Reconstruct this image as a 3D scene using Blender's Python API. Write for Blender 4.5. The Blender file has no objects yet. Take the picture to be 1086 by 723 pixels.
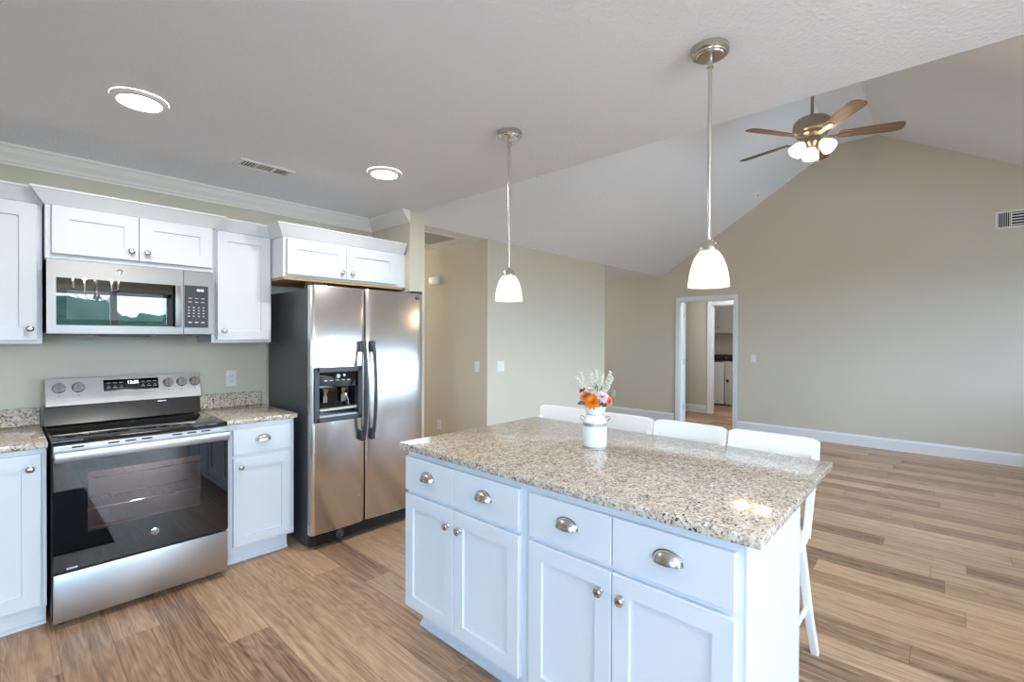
import bpy, bmesh, math, random
from mathutils import Vector, Matrix
random.seed(7)
SC = bpy.context.scene
COL = SC.collection
PI = math.pi

# ------------------------------------------------------------------ camera
FPX, CX, CY, EYE, YAW, ROLL, PITCH = 500.2, 539.2, 360.62, 1.4265, .7469, .0043, -.0067
F0 = Vector((math.cos(YAW), math.sin(YAW), 0)); R0 = Vector((math.sin(YAW), -math.cos(YAW), 0)); U0 = Vector((0, 0, 1))
F1 = F0*math.cos(PITCH) + U0*math.sin(PITCH); U1 = -F0*math.sin(PITCH) + U0*math.cos(PITCH)
XC = R0*math.cos(ROLL) + U1*math.sin(ROLL); YC = -R0*math.sin(ROLL) + U1*math.cos(ROLL); ZC_ = -F1
cd = bpy.data.cameras.new('camera'); cam = bpy.data.objects.new('camera', cd); COL.objects.link(cam)
cd.sensor_fit = 'HORIZONTAL'; cd.sensor_width = 36; cd.lens = 36*FPX/1086
cd.shift_x = (543-CX)/1086; cd.shift_y = (CY-361.5)/1086
cd.clip_start = .02; cd.clip_end = 200
cam.matrix_world = Matrix(((XC.x, YC.x, ZC_.x, 0), (XC.y, YC.y, ZC_.y, 0), (XC.z, YC.z, ZC_.z, EYE), (0, 0, 0, 1)))
SC.camera = cam

# ------------------------------------------------------------------ view, world, lights
SC.view_settings.view_transform = 'Standard'; SC.view_settings.look = 'None'
SC.view_settings.gamma = 1; SC.view_settings.use_curve_mapping = False
SC.view_settings.exposure = 1.50
try:
    SC.cycles.use_denoising = True; SC.cycles.max_bounces = 10; SC.cycles.diffuse_bounces = 7
    SC.cycles.sample_clamp_indirect = 6; SC.cycles.caustics_reflective = False; SC.cycles.caustics_refractive = False
except Exception: pass
WORLD_STRENGTH = 8.8
w = bpy.data.worlds.new('sky'); SC.world = w; w.use_nodes = True
nt = w.node_tree; nt.nodes.clear()
wo = nt.nodes.new('ShaderNodeOutputWorld'); bg = nt.nodes.new('ShaderNodeBackground')
tc = nt.nodes.new('ShaderNodeTexCoord'); sx = nt.nodes.new('ShaderNodeSeparateXYZ')
rp = nt.nodes.new('ShaderNodeValToRGB'); cl = nt.nodes.new('ShaderNodeTexNoise'); mx = nt.nodes.new('ShaderNodeMix'); mx.data_type = 'RGBA'
cr2 = nt.nodes.new('ShaderNodeValToRGB')
cl.inputs['Scale'].default_value = 3.0; cl.inputs['Detail'].default_value = 5
cr2.color_ramp.elements[0].position = .45; cr2.color_ramp.elements[1].position = .62
rp.color_ramp.elements[0].position = 0; rp.color_ramp.elements[0].color = (.45, .73, 1, 1)
rp.color_ramp.elements[1].position = .6; rp.color_ramp.elements[1].color = (.30, .55, 1, 1)
nt.links.new(tc.outputs['Generated'], sx.inputs[0]); nt.links.new(sx.outputs['Z'], rp.inputs[0])
nt.links.new(tc.outputs['Generated'], cl.inputs['Vector']); nt.links.new(cl.outputs['Fac'], cr2.inputs[0])
nt.links.new(cr2.outputs['Color'], mx.inputs[0]); nt.links.new(rp.outputs['Color'], mx.inputs[6]); mx.inputs[7].default_value = (.65, .84, 1, 1)
nt.links.new(mx.outputs[2], bg.inputs['Color']); bg.inputs['Strength'].default_value = WORLD_STRENGTH
nt.links.new(bg.outputs[0], wo.inputs[0])

def portal(name, loc, rot, sx_, sy_):
    l = bpy.data.lights.new(name, 'AREA'); l.shape = 'RECTANGLE'; l.size = sx_; l.size_y = sy_
    try: l.cycles.is_portal = True
    except Exception: pass
    o = bpy.data.objects.new(name, l); COL.objects.link(o); o.location = loc; o.rotation_euler = rot
def point(name, loc, power, col, rad, parent=None):
    l = bpy.data.lights.new(name, 'POINT'); l.energy = power; l.color = col; l.shadow_soft_size = rad
    o = bpy.data.objects.new(name, l); COL.objects.link(o); o.location = loc
    if parent: o.parent = parent
    return o
# window openings: (x0,x1,z0,z1) in the south wall, (y0,y1,z0,z1) in the west wall
SOUTH_WINDOWS = [(-2.2, -.6, .5, 2.15), (.45, 1.88, .03, 2.08), (3.2, 4.6, .95, 2.25), (5.0, 7.4, .95, 2.3)]  # besides the sliding door, these are added and sized to let daylight in
ADDED_WEST_WINDOWS = [(-1.8, -.2, .7, 2.15)]  # added unseen window, sized to light the island front
SY, WX = -2.25, -2.6
for a, b, c_, d in SOUTH_WINDOWS: portal('daylight_portal', ((a+b)/2, SY+.02, (c_+d)/2), (PI/2, 0, 0), b-a, d-c_)
for a, b, c_, d in ADDED_WEST_WINDOWS: portal('daylight_portal', (WX+.02, (a+b)/2, (c_+d)/2), (PI/2, 0, -PI/2), b-a, d-c_)
WARM = (1, .78, .52)

# ------------------------------------------------------------------ materials
def newmat(name):
    m = bpy.data.materials.new(name); m.use_nodes = True
    return m, m.node_tree.nodes, m.node_tree.links, m.node_tree.nodes['Principled BSDF']
def s2l(r, g, b):
    f = lambda v: (v/255/12.92 if v/255 <= .04045 else ((v/255+.055)/1.055)**2.4)
    return (f(r), f(g), f(b), 1)
def simple(name, rgb, rough=.5, metal=0, spec=.5, coat=0):
    m, n, l, b = newmat(name)
    b.inputs['Base Color'].default_value = s2l(*rgb); b.inputs['Roughness'].default_value = rough; b.inputs['Metallic'].default_value = metal
    b.inputs['Specular IOR Level'].default_value = spec
    if coat: b.inputs['Coat Weight'].default_value = coat; b.inputs['Coat Roughness'].default_value = .015
    return m
def bumped(name, rgb, rough, scale, strength, dist=.002, spec=.5, detail=3, thr=None):
    m, n, l, b = newmat(name)
    b.inputs['Base Color'].default_value = s2l(*rgb); b.inputs['Roughness'].default_value = rough; b.inputs['Specular IOR Level'].default_value = spec
    t = n.new('ShaderNodeTexCoord'); no = n.new('ShaderNodeTexNoise'); bu = n.new('ShaderNodeBump')
    no.inputs['Scale'].default_value = scale; no.inputs['Detail'].default_value = detail
    l.new(t.outputs['Object'], no.inputs['Vector'])
    src = no.outputs['Fac']
    if thr:
        r = n.new('ShaderNodeValToRGB'); r.color_ramp.elements[0].position = thr[0]; r.color_ramp.elements[1].position = thr[1]
        l.new(src, r.inputs[0]); src = r.outputs['Color']
    l.new(src, bu.inputs['Height']); bu.inputs['Strength'].default_value = strength; bu.inputs['Distance'].default_value = dist
    l.new(bu.outputs[0], b.inputs['Normal'])
    return m
M_WALL = bumped('wall_paint', (213, 206, 190), .75, 60, .12, .002, spec=.25)
M_CEIL = bumped('ceiling_paint', (238, 241, 246), .85, 55, .30, .004, spec=.2, detail=4, thr=(.40, .66))
M_TRIM = simple('trim_paint', (236, 238, 240), .35)
M_CAB = simple('cabinet_paint', (220, 224, 229), .5)
M_CROWN = simple('crown_paint', (243, 240, 233), .4)
M_WHITE = simple('white_plastic', (238, 238, 236), .3)
M_STOOL = simple('stool_paint', (243, 241, 236), .28, coat=.3)
M_BLACK = simple('black_plastic', (22, 23, 25), .4)
M_DARKIN = simple('dark_cavity', (30, 31, 33), .6)
M_GASKET = simple('black_rubber', (15, 15, 16), .6)
M_GLASSBLK = simple('black_glass', (9, 10, 12), .012, spec=.6, coat=.5)
M_HANDLE = simple('charcoal_handle', (66, 68, 72), .42)
M_DISP = simple('dispenser_grey', (70, 74, 80), .4)
M_CHROME = simple('chrome', (200, 200, 202), .12, 1)
M_RIM = simple('vase_zinc_band', (176, 168, 166), .45, .6)
M_ENAMEL = simple('vase_enamel', (240, 242, 245), .3, coat=.4)
M_WASH = simple('appliance_enamel', (226, 228, 230), .3)
M_DGREY = simple('dark_grey_panel', (52, 53, 55), .35)
M_OAKRAW = simple('raw_plywood', (196, 152, 98), .6)
M_LEDBLUE = None

def brushed(name, rgb, rough, axis, aniso_scale=1.0, var=.10):
    m, n, l, b = newmat(name)
    b.inputs['Metallic'].default_value = 1
    t = n.new('ShaderNodeTexCoord'); mp = n.new('ShaderNodeMapping'); no = n.new('ShaderNodeTexNoise')
    sc = [900, 900, 900]; sc[axis] = 6; mp.inputs['Scale'].default_value = sc
    no.inputs['Scale'].default_value = aniso_scale; no.inputs['Detail'].default_value = 2
    l.new(t.outputs['Object'], mp.inputs[0]); l.new(mp.outputs[0], no.inputs['Vector'])
    r = n.new('ShaderNodeMapRange'); r.inputs[3].default_value = rough-var*.6; r.inputs[4].default_value = rough+var*.6
    l.new(no.outputs['Fac'], r.inputs[0]); l.new(r.outputs[0], b.inputs['Roughness'])
    c = n.new('ShaderNodeMix'); c.data_type = 'RGBA'
    base = s2l(*rgb); c.inputs[6].default_value = tuple(v*.93 for v in base[:3])+(1,); c.inputs[7].default_value = tuple(min(1, v*1.05) for v in base[:3])+(1,)
    l.new(no.outputs['Fac'], c.inputs[0]); l.new(c.outputs[2], b.inputs['Base Color'])
    bu = n.new('ShaderNodeBump'); bu.inputs['Strength'].default_value = .04; bu.inputs['Distance'].default_value = .0006
    l.new(no.outputs['Fac'], bu.inputs['Height']); l.new(bu.outputs[0], b.inputs['Normal'])
    return m
M_STEEL = brushed('brushed_steel_horizontal', (194, 193, 194), .36, 0)
M_STEELM = brushed('brushed_steel_microwave', (150, 148, 147), .34, 0)
M_STEELV = brushed('brushed_steel_vertical', (226, 224, 222), .24, 2)
M_NICKEL = brushed('brushed_nickel', (205, 200, 193), .26, 2, 1.0, .06)
M_NICKELF = brushed('fan_nickel', (176, 164, 148), .32, 2, 1.0, .06)
M_FRSIDE = bumped('charcoal_textured_steel', (74, 78, 82), .38, 420, .25, .001)

def granite():
    m, n, l, b = newmat('speckled_granite')
    t = n.new('ShaderNodeTexCoord')
    def noise(scale, det=3, rough=.6, off=0):
        mp = n.new('ShaderNodeMapping'); mp.inputs['Location'].default_value = (off, off*.7, off*.3); l.new(t.outputs['Object'], mp.inputs[0])
        no = n.new('ShaderNodeTexNoise'); no.inputs['Scale'].default_value = scale; no.inputs['Detail'].default_value = det; no.inputs['Roughness'].default_value = rough
        l.new(mp.outputs[0], no.inputs['Vector']); return no.outputs['Fac']
    def ramp(src, stops):
        r = n.new('ShaderNodeValToRGB'); e = r.color_ramp.elements
        while len(e) < len(stops): e.new(.5)
        for k, (p, c) in enumerate(stops): e[k].position = p; e[k].color = c if len(c) == 4 else (*c, 1)
        l.new(src, r.inputs[0]); return r.outputs['Color']
    def mix(f, a, bb):
        x = n.new('ShaderNodeMix'); x.data_type = 'RGBA'; l.new(f, x.inputs[0])
        (l.new(a, x.inputs[6]) if hasattr(a, 'links') else setattr(x.inputs[6], 'default_value', a))
        (l.new(bb, x.inputs[7]) if hasattr(bb, 'links') else setattr(x.inputs[7], 'default_value', bb))
        return x.outputs[2]
    K = (0, 0, 0, 1); Wt = (1, 1, 1, 1)
    base = ramp(noise(38, 4), [(.3, s2l(160, 146, 132)), (.43, s2l(198, 183, 163)), (.57, s2l(214, 202, 185)), (.75, s2l(224, 219, 211))])
    tan = ramp(noise(70, 3, .6, 3.1), [(.55, K), (.64, Wt)])
    c1 = mix(tan, base, s2l(184, 160, 136))
    grey = ramp(noise(95, 3, .6, 7.7), [(.555, K), (.60, Wt)])
    c2 = mix(grey, c1, s2l(124, 118, 116))
    dk = ramp(noise(105, 2, .5, 13.3), [(.595, K), (.62, Wt)])
    big = ramp(noise(14, 2, .5, 21.), [(.42, K), (.6, Wt)])
    mm = n.new('ShaderNodeMath'); mm.operation = 'MULTIPLY'; l.new(dk, mm.inputs[0]); l.new(big, mm.inputs[1])
    c3 = mix(mm.outputs[0], c2, s2l(46, 44, 46))
    wh = ramp(noise(60, 2, .5, 31.), [(.64, K), (.72, Wt)])
    c4 = mix(wh, c3, s2l(236, 234, 230))
    l.new(c4, b.inputs['Base Color']); b.inputs['Roughness'].default_value = .12; b.inputs['Specular IOR Level'].default_value = .5
    return m
M_GRAN = granite()

PLANK = .18
def floor_mat():
    m, n, l, b = newmat('oak_vinyl_plank')
    t = n.new('ShaderNodeTexCoord'); sp = n.new('ShaderNodeSeparateXYZ'); cb = n.new('ShaderNodeCombineXYZ')
    l.new(t.outputs['Object'], sp.inputs[0]); l.new(sp.outputs['X'], cb.inputs['Y'])
    dv_ = n.new('ShaderNodeMath'); dv_.operation = 'DIVIDE'; dv_.inputs[1].default_value = PLANK; l.new(sp.outputs['X'], dv_.inputs[0])
    fl_ = n.new('ShaderNodeMath'); fl_.operation = 'FLOOR'; l.new(dv_.outputs[0], fl_.inputs[0])
    wn_ = n.new('ShaderNodeTexWhiteNoise'); wn_.noise_dimensions = '1D'; l.new(fl_.outputs[0], wn_.inputs['W'])
    ma_ = n.new('ShaderNodeMath'); ma_.operation = 'MULTIPLY_ADD'; ma_.inputs[1].default_value = 3.7; l.new(wn_.outputs['Value'], ma_.inputs[0]); l.new(sp.outputs['Y'], ma_.inputs[2]); l.new(ma_.outputs[0], cb.inputs['X'])
    br = n.new('ShaderNodeTexBrick'); br.offset = 0; br.offset_frequency = 2; br.squash = 1
    br.inputs['Color1'].default_value = (0, 0, 0, 1); br.inputs['Color2'].default_value = (1, 1, 1, 1); br.inputs['Mortar'].default_value = (.5, .5, .5, 1)
    br.inputs['Scale'].default_value = 1; br.inputs['Mortar Size'].default_value = .0012; br.inputs['Mortar Smooth'].default_value = .2
    br.inputs['Brick Width'].default_value = 1.22; br.inputs['Row Height'].default_value = PLANK
    l.new(cb.outputs[0], br.inputs['Vector'])
    # per-plank random value shifts the grain
    mul = n.new('ShaderNodeVectorMath'); mul.operation = 'MULTIPLY'; mul.inputs[1].default_value = (37, 19, 11); l.new(br.outputs['Color'], mul.inputs[0])
    add = n.new('ShaderNodeVectorMath'); add.operation = 'ADD'; l.new(cb.outputs[0], add.inputs[0]); l.new(mul.outputs[0], add.inputs[1])
    mp = n.new('ShaderNodeMapping'); mp.inputs['Scale'].default_value = (1.0, 22, 1); l.new(add.outputs[0], mp.inputs[0])
    g1 = n.new('ShaderNodeTexNoise'); g1.inputs['Scale'].default_value = 1.6; g1.inputs['Detail'].default_value = 6; g1.inputs['Roughness'].default_value = .62; g1.inputs['Distortion'].default_value = .8
    l.new(mp.outputs[0], g1.inputs['Vector'])
    mp2 = n.new('ShaderNodeMapping'); mp2.inputs['Scale'].default_value = (.8, 6.5, 1); l.new(add.outputs[0], mp2.inputs[0])
    wv = n.new('ShaderNodeTexNoise'); wv.inputs['Scale'].default_value = 1.5; wv.inputs['Detail'].default_value = 2; wv.inputs['Distortion'].default_value = .4; l.new(mp2.outputs[0], wv.inputs['Vector'])
    # cathedral rings: sine of low-frequency noise
    mm = n.new('ShaderNodeMath'); mm.operation = 'MULTIPLY'; mm.inputs[1].default_value = 74; l.new(wv.outputs['Fac'], mm.inputs[0])
    sn = n.new('ShaderNodeMath'); sn.operation = 'SINE'; l.new(mm.outputs[0], sn.inputs[0])
    mr = n.new('ShaderNodeMapRange'); mr.inputs[1].default_value = -1; mr.inputs[2].default_value = 1; l.new(sn.outputs[0], mr.inputs[0])
    mp3 = n.new('ShaderNodeMapping'); mp3.inputs['Scale'].default_value = (6, 160, 1); l.new(add.outputs[0], mp3.inputs[0])
    g3 = n.new('ShaderNodeTexNoise'); g3.inputs['Scale'].default_value = 1; g3.inputs['Detail'].default_value = 2; l.new(mp3.outputs[0], g3.inputs['Vector'])
    def comb(a, fa, bb, fb, cc, fc, dd, fd):
        x = None
        for s, f in ((a, fa), (bb, fb), (cc, fc), (dd, fd)):
            q = n.new('ShaderNodeMath'); q.operation = 'MULTIPLY'; l.new(s, q.inputs[0]); q.inputs[1].default_value = f
            if x is None: x = q.outputs[0]
            else:
                z = n.new('ShaderNodeMath'); z.operation = 'ADD'; l.new(x, z.inputs[0]); l.new(q.outputs[0], z.inputs[1]); x = z.outputs[0]
        return x
    v = comb(g1.outputs['Fac'], .50, br.outputs['Color'], .22, mr.outputs[0], .075, g3.outputs['Fac'], .22)
    r = n.new('ShaderNodeValToRGB'); e = r.color_ramp.elements
    e[0].position = .28; e[0].color = s2l(104, 74, 52); e[1].position = .72; e[1].color = s2l(214, 178, 142)
    k = e.new(.42); k.color = s2l(154, 121, 94); k = e.new(.55); k.color = s2l(188, 152, 121)
    l.new(v, r.inputs[0])
    jm = n.new('ShaderNodeMix'); jm.data_type = 'RGBA'; l.new(br.outputs['Fac'], jm.inputs[0]); l.new(r.outputs['Color'], jm.inputs[6]); jm.inputs[7].default_value = s2l(110, 82, 60)
    l.new(jm.outputs[2], b.inputs['Base Color'])
    b.inputs['Roughness'].default_value = .42; b.inputs['Specular IOR Level'].default_value = .4
    bu = n.new('ShaderNodeBump'); bu.inputs['Strength'].default_value = .12; bu.inputs['Distance'].default_value = .001
    l.new(g3.outputs['Fac'], bu.inputs['Height']); l.new(bu.outputs[0], b.inputs['Normal'])
    return m
M_FLOOR = floor_mat()

def blade_mat():
    m, n, l, b = newmat('fan_blade_wood')
    t = n.new('ShaderNodeTexCoord'); mp = n.new('ShaderNodeMapping'); mp.inputs['Scale'].default_value = (5, 70, 20); no = n.new('ShaderNodeTexNoise')
    no.inputs['Scale'].default_value = 1; no.inputs['Detail'].default_value = 3
    l.new(t.outputs['Object'], mp.inputs[0]); l.new(mp.outputs[0], no.inputs['Vector'])
    r = n.new('ShaderNodeValToRGB'); r.color_ramp.elements[0].position = .3; r.color_ramp.elements[0].color = s2l(92, 72, 58)
    r.color_ramp.elements[1].position = .7; r.color_ramp.elements[1].color = s2l(132, 106, 86)
    l.new(no.outputs['Fac'], r.inputs[0]); l.new(r.outputs['Color'], b.inputs['Base Color']); b.inputs['Roughness'].default_value = .62
    return m
M_BLADE = blade_mat()

def emit(name, rgb, strength):
    m, n, l, b = newmat(name)
    b.inputs['Base Color'].default_value = (.8, .8, .8, 1); b.inputs['Emission Color'].default_value = (*rgb, 1); b.inputs['Emission Strength'].default_value = strength
    return m
M_LED = emit('led_lens', (1, .96, .91), 76)
M_DIGIT = emit('display_digits', (.75, .92, 1), 2.0)
M_PRINT = simple('panel_print', (205, 208, 212), .5)

def opal(name, glow):
    m, n, l, b = newmat(name)
    out = n['Material Output']
    tr = n.new('ShaderNodeBsdfTranslucent'); tr.inputs['Color'].default_value = (.92, .86, .76, 1)
    b.inputs['Base Color'].default_value = (.9, .87, .8, 1); b.inputs['Roughness'].default_value = .15
    mxs = n.new('ShaderNodeMixShader'); mxs.inputs[0].default_value = .55
    l.new(b.outputs[0], mxs.inputs[1]); l.new(tr.outputs[0], mxs.inputs[2])
    em = n.new('ShaderNodeEmission'); em.inputs['Color'].default_value = (1, .88, .70, 1); em.inputs['Strength'].default_value = glow
    ad = n.new('ShaderNodeAddShader'); l.new(mxs.outputs[0], ad.inputs[0]); l.new(em.outputs[0], ad.inputs[1]); l.new(ad.outputs[0], out.inputs[0])
    return m
M_OPAL = opal('opal_glass', .12)
M_OPALF = opal('fan_opal_glass', .25)
M_BULB = emit('lamp_bulb', (1, .88, .68), 6)

def pane_mat():
    m, n, l, b = newmat('window_glass')
    out = n['Material Output']; tr = n.new('ShaderNodeBsdfTransparent'); gl = n.new('ShaderNodeBsdfGlossy'); gl.inputs['Roughness'].default_value = 0
    fr = n.new('ShaderNodeFresnel'); fr.inputs[0].default_value = 1.45; mxs = n.new('ShaderNodeMixShader')
    l.new(fr.outputs[0], mxs.inputs[0]); l.new(tr.outputs[0], mxs.inputs[1]); l.new(gl.outputs[0], mxs.inputs[2]); l.new(mxs.outputs[0], out.inputs[0])
    return m
M_PANE = pane_mat()
def oven_glass():      # dark tinted pane with the lit cavity faintly behind it
    m, n, l, b = newmat('tinted_oven_glass')
    out = n['Material Output']; tr = n.new('ShaderNodeBsdfTransparent'); tr.inputs[0].default_value = (.72, .68, .68, 1)
    gl = n.new('ShaderNodeBsdfGlossy'); gl.inputs['Roughness'].default_value = .02
    fr = n.new('ShaderNodeFresnel'); fr.inputs[0].default_value = 1.6; mxs = n.new('ShaderNodeMixShader')
    l.new(fr.outputs[0], mxs.inputs[0]); l.new(tr.outputs[0], mxs.inputs[1]); l.new(gl.outputs[0], mxs.inputs[2]); l.new(mxs.outputs[0], out.inputs[0])
    return m
M_OVENGL = oven_glass()
M_OVENIN = simple('oven_enamel', (150, 141, 142), .35)
M_RUG = bumped('dark_rug_pile', (46, 46, 48), .95, 300, .8, .004)
M_PATIO = bumped('patio', (170, 162, 150), .95, 30, .5, .03)  # pale concrete tone, chosen so the ground bounces warm light indoors
M_TREES = bumped('tree_leaves', (84, 104, 76), .9, 6, 1, .3)

# ------------------------------------------------------------------ mesh helpers
class MB:
    def __init__(s): s.bm = bmesh.new()
    def box(s, x0, x1, y0, y1, z0, z1, bev=0, seg=1):
        r = bmesh.ops.create_cube(s.bm, size=1)['verts']
        for v in r: v.co = Vector(((x0+x1)/2+v.co.x*(x1-x0), (y0+y1)/2+v.co.y*(y1-y0), (z0+z1)/2+v.co.z*(z1-z0)))
        if bev:
            es = list({e for v in r for e in v.link_edges})
            bmesh.ops.bevel(s.bm, geom=es, offset=bev, segments=seg, affect='EDGES', profile=.5)
        return s
    def steps(s, o, u, v, n, w, h, st):
        """rectangle w x h at corner o; loops of (inset, height) bridged and capped at both ends"""
        o, u, v, n = Vector(o), Vector(u), Vector(v), Vector(n); prev = None
        for (i, d) in st:
            if isinstance(i, (int, float)): i = (i, i)
            a, b = i
            lp = [s.bm.verts.new(o+u*x+v*y+n*d) for x, y in ((a, b), (w-a, b), (w-a, h-b), (a, h-b))]
            if prev is None: s.bm.faces.new(lp[::-1])
            else:
                for k in range(4): s.bm.faces.new((prev[k], prev[(k+1) % 4], lp[(k+1) % 4], lp[k]))
            prev = lp
        s.bm.faces.new(prev); return s
    def prism(s, pts, d):
        """closed polygon pts (3D list) extruded by d"""
        a = [s.bm.verts.new(Vector(p)) for p in pts]; b = [s.bm.verts.new(Vector(p)+Vector(d)) for p in pts]
        k = len(a)
        s.bm.faces.new(a[::-1]); s.bm.faces.new(b)
        for i in range(k): s.bm.faces.new((a[i], a[(i+1) % k], b[(i+1) % k], b[i]))
        return s
    def lathe(s, prof, c=(0, 0, 0), axis=(0, 0, 1), seg=32, cap=True, sx=1, sy=1, ref=None):
        ax = Vector(axis).normalized(); c = Vector(c)
        r = Vector(ref) if ref else (Vector((1, 0, 0)) if abs(ax.x) < .9 else Vector((0, 1, 0)))
        e1 = (r-ax*r.dot(ax)).normalized(); e2 = ax.cross(e1); rings = []
        for (rad, t) in prof:
            if rad < 1e-6: rings.append([s.bm.verts.new(c+ax*t)])
            else: rings.append([s.bm.verts.new(c+ax*t+e1*(rad*sx*math.cos(2*PI*k/seg))+e2*(rad*sy*math.sin(2*PI*k/seg))) for k in range(seg)])
        for a, b in zip(rings, rings[1:]):
            if len(a) == 1 and len(b) == 1: continue
            for k in range(seg):
                k2 = (k+1) % seg
                if len(a) == 1: s.bm.faces.new((a[0], b[k2], b[k]))
                elif len(b) == 1: s.bm.faces.new((a[k], a[k2], b[0]))
                else: s.bm.faces.new((a[k], a[k2], b[k2], b[k]))
        if cap:
            if len(rings[0]) > 1: s.bm.faces.new(rings[0][::-1])
            if len(rings[-1]) > 1: s.bm.faces.new(rings[-1])
        return s
    def cyl(s, p0, p1, r0, r1=None, seg=16):
        p0, p1 = Vector(p0), Vector(p1); L = (p1-p0).length
        return s.lathe([(r0, 0), (r1 if r1 is not None else r0, L)], p0, p1-p0, seg)
    def sweep(s, pts, sec, up=(0, 0, 1), cap=True, scale=None):
        """section sec [(a,b)] swept along pts; a along side vector, b along up"""
        pts = [Vector(p) for p in pts]; up = Vector(up); rings = []
        for i, p in enumerate(pts):
            t = (pts[min(i+1, len(pts)-1)]-pts[max(i-1, 0)]).normalized()
            sd = t.cross(up).normalized(); u2 = sd.cross(t).normalized(); k = scale[i] if scale else 1
            rings.append([s.bm.verts.new(p+sd*(a*k)+u2*(b*k)) for a, b in sec])
        m = len(sec)
        for a, b in zip(rings, rings[1:]):
            for k in range(m): s.bm.faces.new((a[k], a[(k+1) % m], b[(k+1) % m], b[k]))
        if cap: s.bm.faces.new(rings[0][::-1]); s.bm.faces.new(rings[-1])
        return s
    def tube(s, pts, r, seg=10, up=(0, 0, 1), ry=None):
        return s.sweep(pts, [(r*math.cos(2*PI*k/seg), (ry or r)*math.sin(2*PI*k/seg)) for k in range(seg)], up)
    def grid(s, fn, nu, nv):
        g = [[s.bm.verts.new(Vector(fn(i/nu, j/nv))) for j in range(nv+1)] for i in range(nu+1)]
        for i in range(nu):
            for j in range(nv): s.bm.faces.new((g[i][j], g[i+1][j], g[i+1][j+1], g[i][j+1]))
        return s
    def build(s, name, mat, parent=None, ang=35, smooth=True, local=False, solid=0):
        bm = s.bm
        bmesh.ops.remove_doubles(bm, verts=bm.verts, dist=1e-6)
        bmesh.ops.recalc_face_normals(bm, faces=bm.faces)
        if parent is not None and not local:
            off = Vector((0, 0, 0)); p = parent
            while p is not None: off += p.location; p = p.parent
            bmesh.ops.translate(bm, verts=bm.verts, vec=-off)
        if smooth:
            for f in bm.faces: f.smooth = True
            for e in bm.edges:
                if len(e.link_faces) != 2 or e.calc_face_angle(0) > math.radians(ang): e.smooth = False
        me = bpy.data.meshes.new(name); bm.to_mesh(me); bm.free()
        o = bpy.data.objects.new(name, me); COL.objects.link(o)
        me.materials.append(mat)
        if solid:
            md = o.modifiers.new('thickness', 'SOLIDIFY'); md.thickness = solid; md.offset = 0
        if parent is not None: o.parent = parent
        return o
def tag(o, label, cat, group=None, kind=None):
    o['label'] = label; o['category'] = cat
    if group: o['group'] = group
    if kind: o['kind'] = kind
    return o
def thing(name, label, cat, loc, group=None):
    o = bpy.data.objects.new(name, None); COL.objects.link(o); o.location = loc; o.empty_display_size = .1
    return tag(o, label, cat, group)
def struct(mb, name, mat, label=None, **k):
    o = mb.build(name, mat, **k); o['kind'] = 'structure'
    if label: o['label'] = label
    return o
def copytree(o, parent=None):
    c = o.copy(); COL.objects.link(c)
    if parent is not None: c.parent = parent
    for ch in list(o.children): copytree(ch, c)
    return c
def text(name, s, size, origin, u, v, n, mat, parent, ext=.0004, align='CENTER'):
    cu = bpy.data.curves.new(name, 'FONT'); cu.body = s; cu.size = size; cu.extrude = ext; cu.align_x = align; cu.align_y = 'CENTER'
    fo = bpy.data.objects.new(name+'_source', cu); me = bpy.data.meshes.new_from_object(fo); me.name = name
    bpy.data.objects.remove(fo); bpy.data.curves.remove(cu); me.materials.clear(); me.materials.append(mat)
    o = bpy.data.objects.new(name, me); COL.objects.link(o)
    u, v, n = Vector(u), Vector(v), Vector(n); off = Vector((0, 0, 0)); p = parent
    while p is not None: off += p.location; p = p.parent
    q = Vector(origin)-off
    o.matrix_local = Matrix(((u.x, v.x, n.x, q.x), (u.y, v.y, n.y, q.y), (u.z, v.z, n.z, q.z), (0, 0, 0, 1)))
    o.parent = parent
    return o
XP, YM, ZP, XM = (1, 0, 0), (0, -1, 0), (0, 0, 1), (-1, 0, 0)

# ------------------------------------------------------------------ room shell
CZ, W, XED, YE, XH, XE, XF, YN = 2.471, 3.825, 2.386, 3.595, 3.55, 5.92, 7.76, 6.6
KL, YL, VZ, YR, KR = .64, 1.097, 4.07, .66, .555
def vault(y):
    if y >= YL: return CZ+KL*(YE-y)
    if y >= YR: return VZ
    return VZ-KR*(YR-y)
struct(MB().box(WX-.2, 11.3, SY-.2, YN+.1, -.08, 0), 'floor', M_FLOOR)
struct(MB().box(WX-.1, XED, SY-.1, YN, CZ, CZ+.08), 'ceiling', M_CEIL)
struct(MB().box(XED, 11.3, YE, YN, CZ, CZ+.08).box(XF+.12, 11.3, 1.2, YE, CZ, CZ+.08), 'ceiling_hall', M_CEIL)
prof = [(YE+.02, CZ-.0128), (YL, VZ), (YR, VZ), (SY-.02, vault(SY-.02))]
prof = [(YE, CZ), (YL, VZ), (YR, VZ), (SY, vault(SY))]
top = [(y, z+.09) for y, z in prof[::-1]]
struct(MB().prism([(XED, y, z) for y, z in prof+top], (XF-XED, 0, 0)), 'ceiling_vault', M_CEIL, smooth=False)
# gable above the flat kitchen ceiling, facing the living room
struct(MB().prism([(XED, SY, CZ+.03), (XED, SY, vault(SY)+.01), (XED, YR, VZ+.01), (XED, YL, VZ+.01), (XED, YE, CZ+.03)], (-.1, 0, 0)), 'wall_gable', M_CEIL, smooth=False)
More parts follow.
